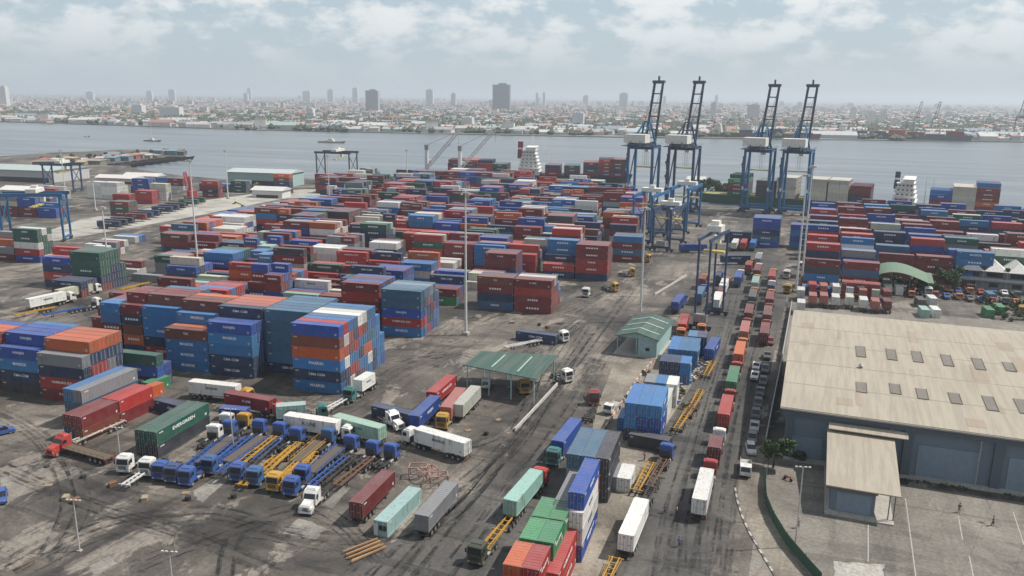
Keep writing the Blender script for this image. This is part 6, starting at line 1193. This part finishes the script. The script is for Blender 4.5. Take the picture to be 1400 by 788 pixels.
# ------------------------------------------------------------ vegetation
m, n, b = newmat('far_foliage'); s_ = ramp(n, [(.35, (.035, .05, .028)), (.65, (.075, .09, .05))], noise(n, .02, 4)); n.links.new(s_.outputs[0], b.inputs['Base Color']); b.inputs['Roughness'].default_value = .9; FLEAF = m
tb = MB()
for i in range(2300):
    x = RC.uniform(-100, 1500); D = shoreD(x)+(60 if i % 5 else 15)+(RC.random()**1.3)*(5200 if i % 3 else 700); c = wpos(x, D)
    for k in range(RC.randint(4, 9)):
        q = c+Vector((RC.uniform(-60, 60), RC.uniform(-14, 14), 0)); r_ = RC.uniform(4, 9); n_ = 6; hh = RC.uniform(4, 10)
        ring = [(q.x+r_*math.cos(t)*RC.uniform(.7, 1.2), q.y+r_*math.sin(t), hh*.55+RC.uniform(-1, 1.5)) for t in [2*PI*j/n_ for j in range(n_)]]; base_ = [(a_[0]*.5+q.x*.5, a_[1]*.5+q.y*.5, 0) for a_ in ring]
        tb.add(ring+base_+[(q.x+RC.uniform(-2, 2), q.y, hh+3)], [(j, (j+1) % n_, 12) for j in range(n_)]+[(j+6, (j+1) % n_+6, (j+1) % n_, j) for j in range(n_)])
tag(link('far_bank_woods', tb.mesh('far_bank_woods', [FLEAF])), 'bands of dark trees between the houses across the river', 'trees', kind='stuff')
tree((1057, 640), 6.2, 2.6, 'leafy tree at the head of the green fence', 2200, .24)
for i, (x, y, h, r) in enumerate([(1068, 622, 2.0, 1.4), (1080, 625, 1.8, 1.4), (1092, 628, 1.6, 1.3), (1100, 632, 1.6, 1.2)]): tree((x, y), h, r, 'low shrub at the warehouse wall foot, %s from the tree' % NTH[i].replace('front', 'first'), 500, .2, 'shrub', 'shrubs at the warehouse wall')
for i in range(11): tree((1197+i*8.0, 389+i*1.2), 3.6, 2.4, 'bushy tree under the arched awning, %s' % ('left end', 'second', 'third', 'fourth', 'fifth', 'middle', 'seventh', 'eighth', 'ninth', 'tenth', 'right end')[i], 700, .45, group='trees under the awning')
tree((1294, 398), 8, 5, 'dark round tree beside the office building', 1500, .5); tree((1282, 390), 7, 4, 'olive tree left of the dark round tree', 1100, .5)
for i in range(12): tree((1350+i*7, 416+(i % 4)*7), 2.6, 2.2, 'scrub bush right of the green boxes, clump %s' % NTH[i % 10].replace('front', 'first') if i < 10 else 'scrub bush at the right edge of the lot', 350, .35, 'shrub', 'scrub behind the warehouse')
for i in range(7): tree((950+i*9, 262+i*1.0), 8, 7, 'grassy green tree by the quay, %s from left' % NTH[i].replace('front', 'first'), 500, .9, group='quayside trees')
for i, (x, y) in enumerate([(868, 530), (858, 548), (880, 512), (935, 540), (938, 560)]): tree((x, y), 1.2, 1.2, 'weedy shrub on the dirt median, %s from left' % ('third', 'second', 'fourth', 'fifth', 'last')[i] if x != 858 else 'weedy shrub on the dirt median, leftmost', 260, .2, 'shrub', 'weeds on the median')
# green mesh fence curving along the apron
fp = [G(*p) for p in [(1050, 640), (1046, 665), (1047, 690), (1057, 715), (1075, 745), (1100, 775), (1122, 800)]]; e = empty('mesh_fence', fp[0], 0, 'dark green mesh fence curving along the warehouse apron', 'fence'); b = MB(); FM = mat((.025, .085, .05), .7, 0, .3)
for p, q in zip(fp, fp[1:]):
    a, c = p-fp[0], q-fp[0]; bpart(e, 'mesh_panel', MB().bar((a.x, a.y, 1.0), (c.x, c.y, 1.0), .05, 1.9), [FM]); bpart(e, 'fence_post', MB().box((a.x, a.y, 0), (.12, .12, 2.2)), [FM])
fp = [G(*p) for p in [(1046, 612), (1056, 560), (1068, 500), (1082, 420)]]; e = empty('boundary_wall', fp[0], 0, 'grey boundary wall between parked cars and warehouse', 'wall'); b = MB()
for p, q in zip(fp, fp[1:]): a, c = p-fp[0], q-fp[0]; b.bar((a.x, a.y, 1.1), (c.x, c.y, 1.1), .25, 2.2)
bpart(e, 'wall_panel', b, [mat((.30, .30, .29), .8, 0, .4)])
# scrap frames, beams, white wall of the central strip
p = G(498, 755); e = empty('beam_pile', p, math.radians(62), 'pile of rusty steel beams in front of the site office', 'beam pile')
for k in range(7): bpart(e, 'beam', MB().box((R.uniform(-.4, .4), -1.5+k*.5, 0 if k % 2 else .28), (6.0, .2, .26), R.uniform(-.05, .05)), [mat((.32, .19, .09), .85, 0, .3)])
for i, (x, y, rz) in enumerate([(572, 652, 20), (585, 656, 60), (600, 664, 30)]):
    p = G(x, y); e = empty('steel_rack', p, math.radians(rz), 'rusty pinkish scrap frame behind the maroon box, %s' % ('left', 'middle', 'right')[i], 'scrap', 'scrap frames'); b = MB()
    for s in (-1, 1):
        for t in (-1.6, 1.6): b.bar((t, s, 0), (t, s, 2.2), .16)
        b.bar((-1.6, s, 2.2), (1.6, s, 2.2), .16); b.bar((-1.6, s, .2), (1.6, s, 2.1), .12)
    for t in (-1.6, 1.6): b.bar((t, -1, 2.2), (t, 1, 2.2), .16)
    bpart(e, 'rack_frame', b, [mat((.36, .2, .16), .8, 0, .4)])
RJ = random.Random(3)
for i in range(34):
    x, y = RJ.choice([(RJ.uniform(250, 560), RJ.uniform(600, 700)), (RJ.uniform(560, 700), RJ.uniform(520, 600)), (RJ.uniform(600, 760), RJ.uniform(440, 480)), (RJ.uniform(60, 260), RJ.uniform(600, 690))]); p = G(x, y); b = MB(); kd = RJ.choice(('tyre', 'pallet', 'crate'))
    if kd == 'tyre': [b.cyl((0, 0, k*.26), (0, 0, k*.26+.24), .52, .52, 14) for k in range(RJ.randint(1, 3))]; m_ = TYRE
    elif kd == 'pallet': [b.box((k*.22-.55, 0, .12), (.16, 1.0, .03)) for k in range(6)]; [b.box((0, k*.4, 0), (1.2, .1, .12)) for k in (-1, 0, 1)]; m_ = mat((.30, .22, .14), .85, 0, .4)
    else: b.box((0, 0, 0), (1.3, .9, .7)).box((0, 0, .7), (1.36, .96, .06)); m_ = RJ.choice([mat((.30, .24, .16), .85, 0, .4), RUST, mat((.10, .16, .22), .7)])
    nm = {'tyre': 'tyre_stack', 'pallet': 'wooden_pallet', 'crate': 'storage_crate'}[kd]; o = link(nm, b.mesh(nm, [m_]), None, p, RJ.uniform(0, 3)); tag(o, '%s lying %s' % ({'tyre': 'worn black tyres', 'pallet': 'wooden pallet', 'crate': 'small storage crate'}[kd], 'above the green canopy' if y < 485 else 'near the canopy rigs' if x > 560 else 'by the red tractor and green box' if x < 260 else 'among the parked blue trailers' if x < 400 else 'beside the yellow trailers' if x < 480 else 'near the white bonneted tractor'), {'tyre': 'tyres', 'pallet': 'pallet', 'crate': 'crate'}[kd], 'loose things lying in the yard')
for i in range(46):
    t = RJ.random(); x = 968-52*t+RJ.uniform(-7, 7); y = 492+62*t+RJ.uniform(-4, 4); p = G(x, y); b = MB(); c = RJ.choice([(.35, .3, .22), (.2, .12, .08), (.5, .48, .44), (.1, .1, .1), (.3, .2, .12), (.15, .2, .3)])
    for k in range(3): b.box((RJ.uniform(-.6, .6), RJ.uniform(-.6, .6), k*.3), (RJ.uniform(.5, 1.8), RJ.uniform(.3, 1), .28), RJ.uniform(0, 3))
    tag(link('scrap_heap', b.mesh('scrap_heap', [mat(c, .85, 0, .4)]), None, p), 'small %s heap of scrap parts in the strip, %s the light blue boxes' % ('rusty' if c[0] > .18 and c[0] < .4 else 'pale' if c[0] > .4 else 'dark', 'level with' if t < .4 else 'below'), 'scrap', 'scrap heaps in the strip')
e = empty('white_shed', G(905, 592), math.radians(92), 'long narrow white shed beside the blue roofs', 'shed'); bpart(e, 'wall', MB().b2((0, 0, 0), (17, 1.6, 4.6)), [mat((.55, .55, .50), .7, 0, .4)]); bpart(e, 'roof', MB().b2((-.3, -.2, 4.62), (17.3, 1.8, 4.8)), [mat((.45, .45, .42), .7, 0, .4)])
# office container fittings
for o in COL.objects:
    if o.get('label', '').startswith('pale green site office'):
        for y, wd, z0, z1, m_, nm in ((-.75, .8, .25, 2.2, mat((.5, .5, .48), .6), 'entrance_door'), (.1, .55, 1.2, 2.0, GLASS, 'window'), (.8, .5, 1.2, 2.0, GLASS, 'window')):
            child(o, nm, MB().box((LEN[40]/2+.10, y, z0), (.08, wd, z1-z0)).mesh(nm, [m_]))
# ------------------------------------------------------------ people
def person(px, rz, shirt, trousers, label, walk=True, z=0, sit=False):
    p = G(*px); e = empty('person', (p.x, p.y, z), math.radians(rz), label, 'person'); st = .18 if walk else .06
    def skin(name, pts, eds, rad, m):
        me = bpy.data.meshes.new(name); me.from_pydata(pts, eds, []); me.materials.append(m); o = child(e, name, me); sm = o.modifiers.new('s', 'SKIN')
        for v, r_ in zip(me.skin_vertices[0].data, rad): v.radius = (r_, r_)
        me.skin_vertices[0].data[0].use_root = True; ss = o.modifiers.new('d', 'SUBSURF'); ss.levels = 1; ss.render_levels = 1; return o
    kn = (.30, .11, .50) if not sit else (.4, .12, .78)
    pts = [(0, 0, .92), (0, 0, 1.2), (0, 0, 1.42), (0, 0, 1.52), (.02, 0, 1.64), (.01, 0, 1.74), (st*.5, .11, .5), (st, .11, .08), (st+.14, .11, .04), (-st*.5, -.11, .5), (-st, -.11, .08), (-st+.14, -.11, .04),
           (0, .2, 1.40), (-st*.6, .25, 1.13), (-st*.3, .25, .90), (.02-st*.25, .25, .80), (0, -.2, 1.40), (st*.6, -.25, 1.13), (st*1.0, -.25, .92), (st*1.2, -.25, .83)]
    ed = [(0, 1), (1, 2), (2, 3), (3, 4), (4, 5), (0, 6), (6, 7), (7, 8), (0, 9), (9, 10), (10, 11), (2, 12), (12, 13), (13, 14), (14, 15), (2, 16), (16, 17), (17, 18), (18, 19)]
    skin('body', pts, ed, [.13, .12, .12, .055, .10, .085, .07, .045, .05, .07, .045, .05, .055, .045, .035, .04, .055, .045, .035, .04], mat((.28, .16, .10), .6, 0, 0))
    skin('shirt', [pts[i] for i in (0, 1, 2, 12, 13, 16, 17)], [(0, 1), (1, 2), (2, 3), (3, 4), (2, 5), (5, 6)], [.15, .15, .15, .085, .07, .085, .07], mat(shirt, .8, 0, .1))
    skin('trousers', [pts[0], pts[6], (st*.9, .11, .16), pts[9], (-st*.9, -.11, .16)], [(0, 1), (1, 2), (0, 3), (3, 4)], [.155, .10, .075, .10, .075], mat(trousers, .8, 0, .1))
    me = MB().cyl((0, 0, 1.70), (0, 0, 1.83), .12, .07, 10).mesh('hair', [mat((.015, .012, .01), .8, 0, 0)]); child(e, 'hair', me); return e
person((909, 702), 200, (.05, .14, .35), (.05, .05, .06), 'person in a blue shirt walking on the road, left of two'); person((925, 704), 180, (.5, .3, .3), (.04, .04, .05), 'person in a pink top walking on the road, right of two')
person((928, 748), 250, (.10, .12, .4), (.04, .04, .06), 'person in a dark blue shirt lowest on the road'); person((1311, 701), 90, (.06, .06, .06), (.25, .22, .18), 'person in dark top standing on the apron'); person((1357, 719), 160, (.05, .05, .05), (.03, .03, .03), 'person dressed in black walking on the apron at right')
person((1091, 722), 10, (.08, .06, .05), (.03, .03, .03), 'person standing beside the apron lamp'); person((881, 630), 40, (.4, .1, .08), (.05, .05, .1), 'person in red shirt beside the blue tractor'); person((1104, 768), 10, (.1, .1, .1), (.05, .05, .05), 'x') if False else None
e = empty('motorcycle', G(1077, 657), math.radians(-30), 'red motorcycle parked beside the green fence', 'motorcycle'); bpart(e, 'frame', MB().bar((-.5, 0, .55), (.5, 0, .75), .22).bar((.5, 0, .9), (.65, 0, .3), .08), [mat((.45, .03, .03), .4)]); bpart(e, 'seat', MB().box((-.35, 0, .72), (.7, .26, .12)), [BLACK]); bpart(e, 'handlebar', MB().bar((.48, -.33, 1.0), (.48, .33, 1.0), .05), [BLACK])
for x in (-.65, .65): bpart(e, 'wheel', MB().cyl((x, -.06, .3), (x, .06, .3), .3, n=14), [TYRE])
# ------------------------------------------------------------ air
m = bpy.data.materials.new('haze_air'); m.use_nodes = True; n = m.node_tree; n.nodes.clear(); o = N(n, 'ShaderNodeOutputMaterial'); v = N(n, 'ShaderNodeVolumePrincipled')
v.inputs['Color'].default_value = (.86, .93, 1.0, 1); v.inputs['Density'].default_value = 0.00013; v.inputs['Anisotropy'].default_value = .2; n.links.new(v.outputs[0], o.inputs['Volume'])
hz_ = MB().b2((-27000, -900, -5), (17000, 27000, 170)); tag(link('haze', hz_.mesh('haze', [m])), kind='stuff')
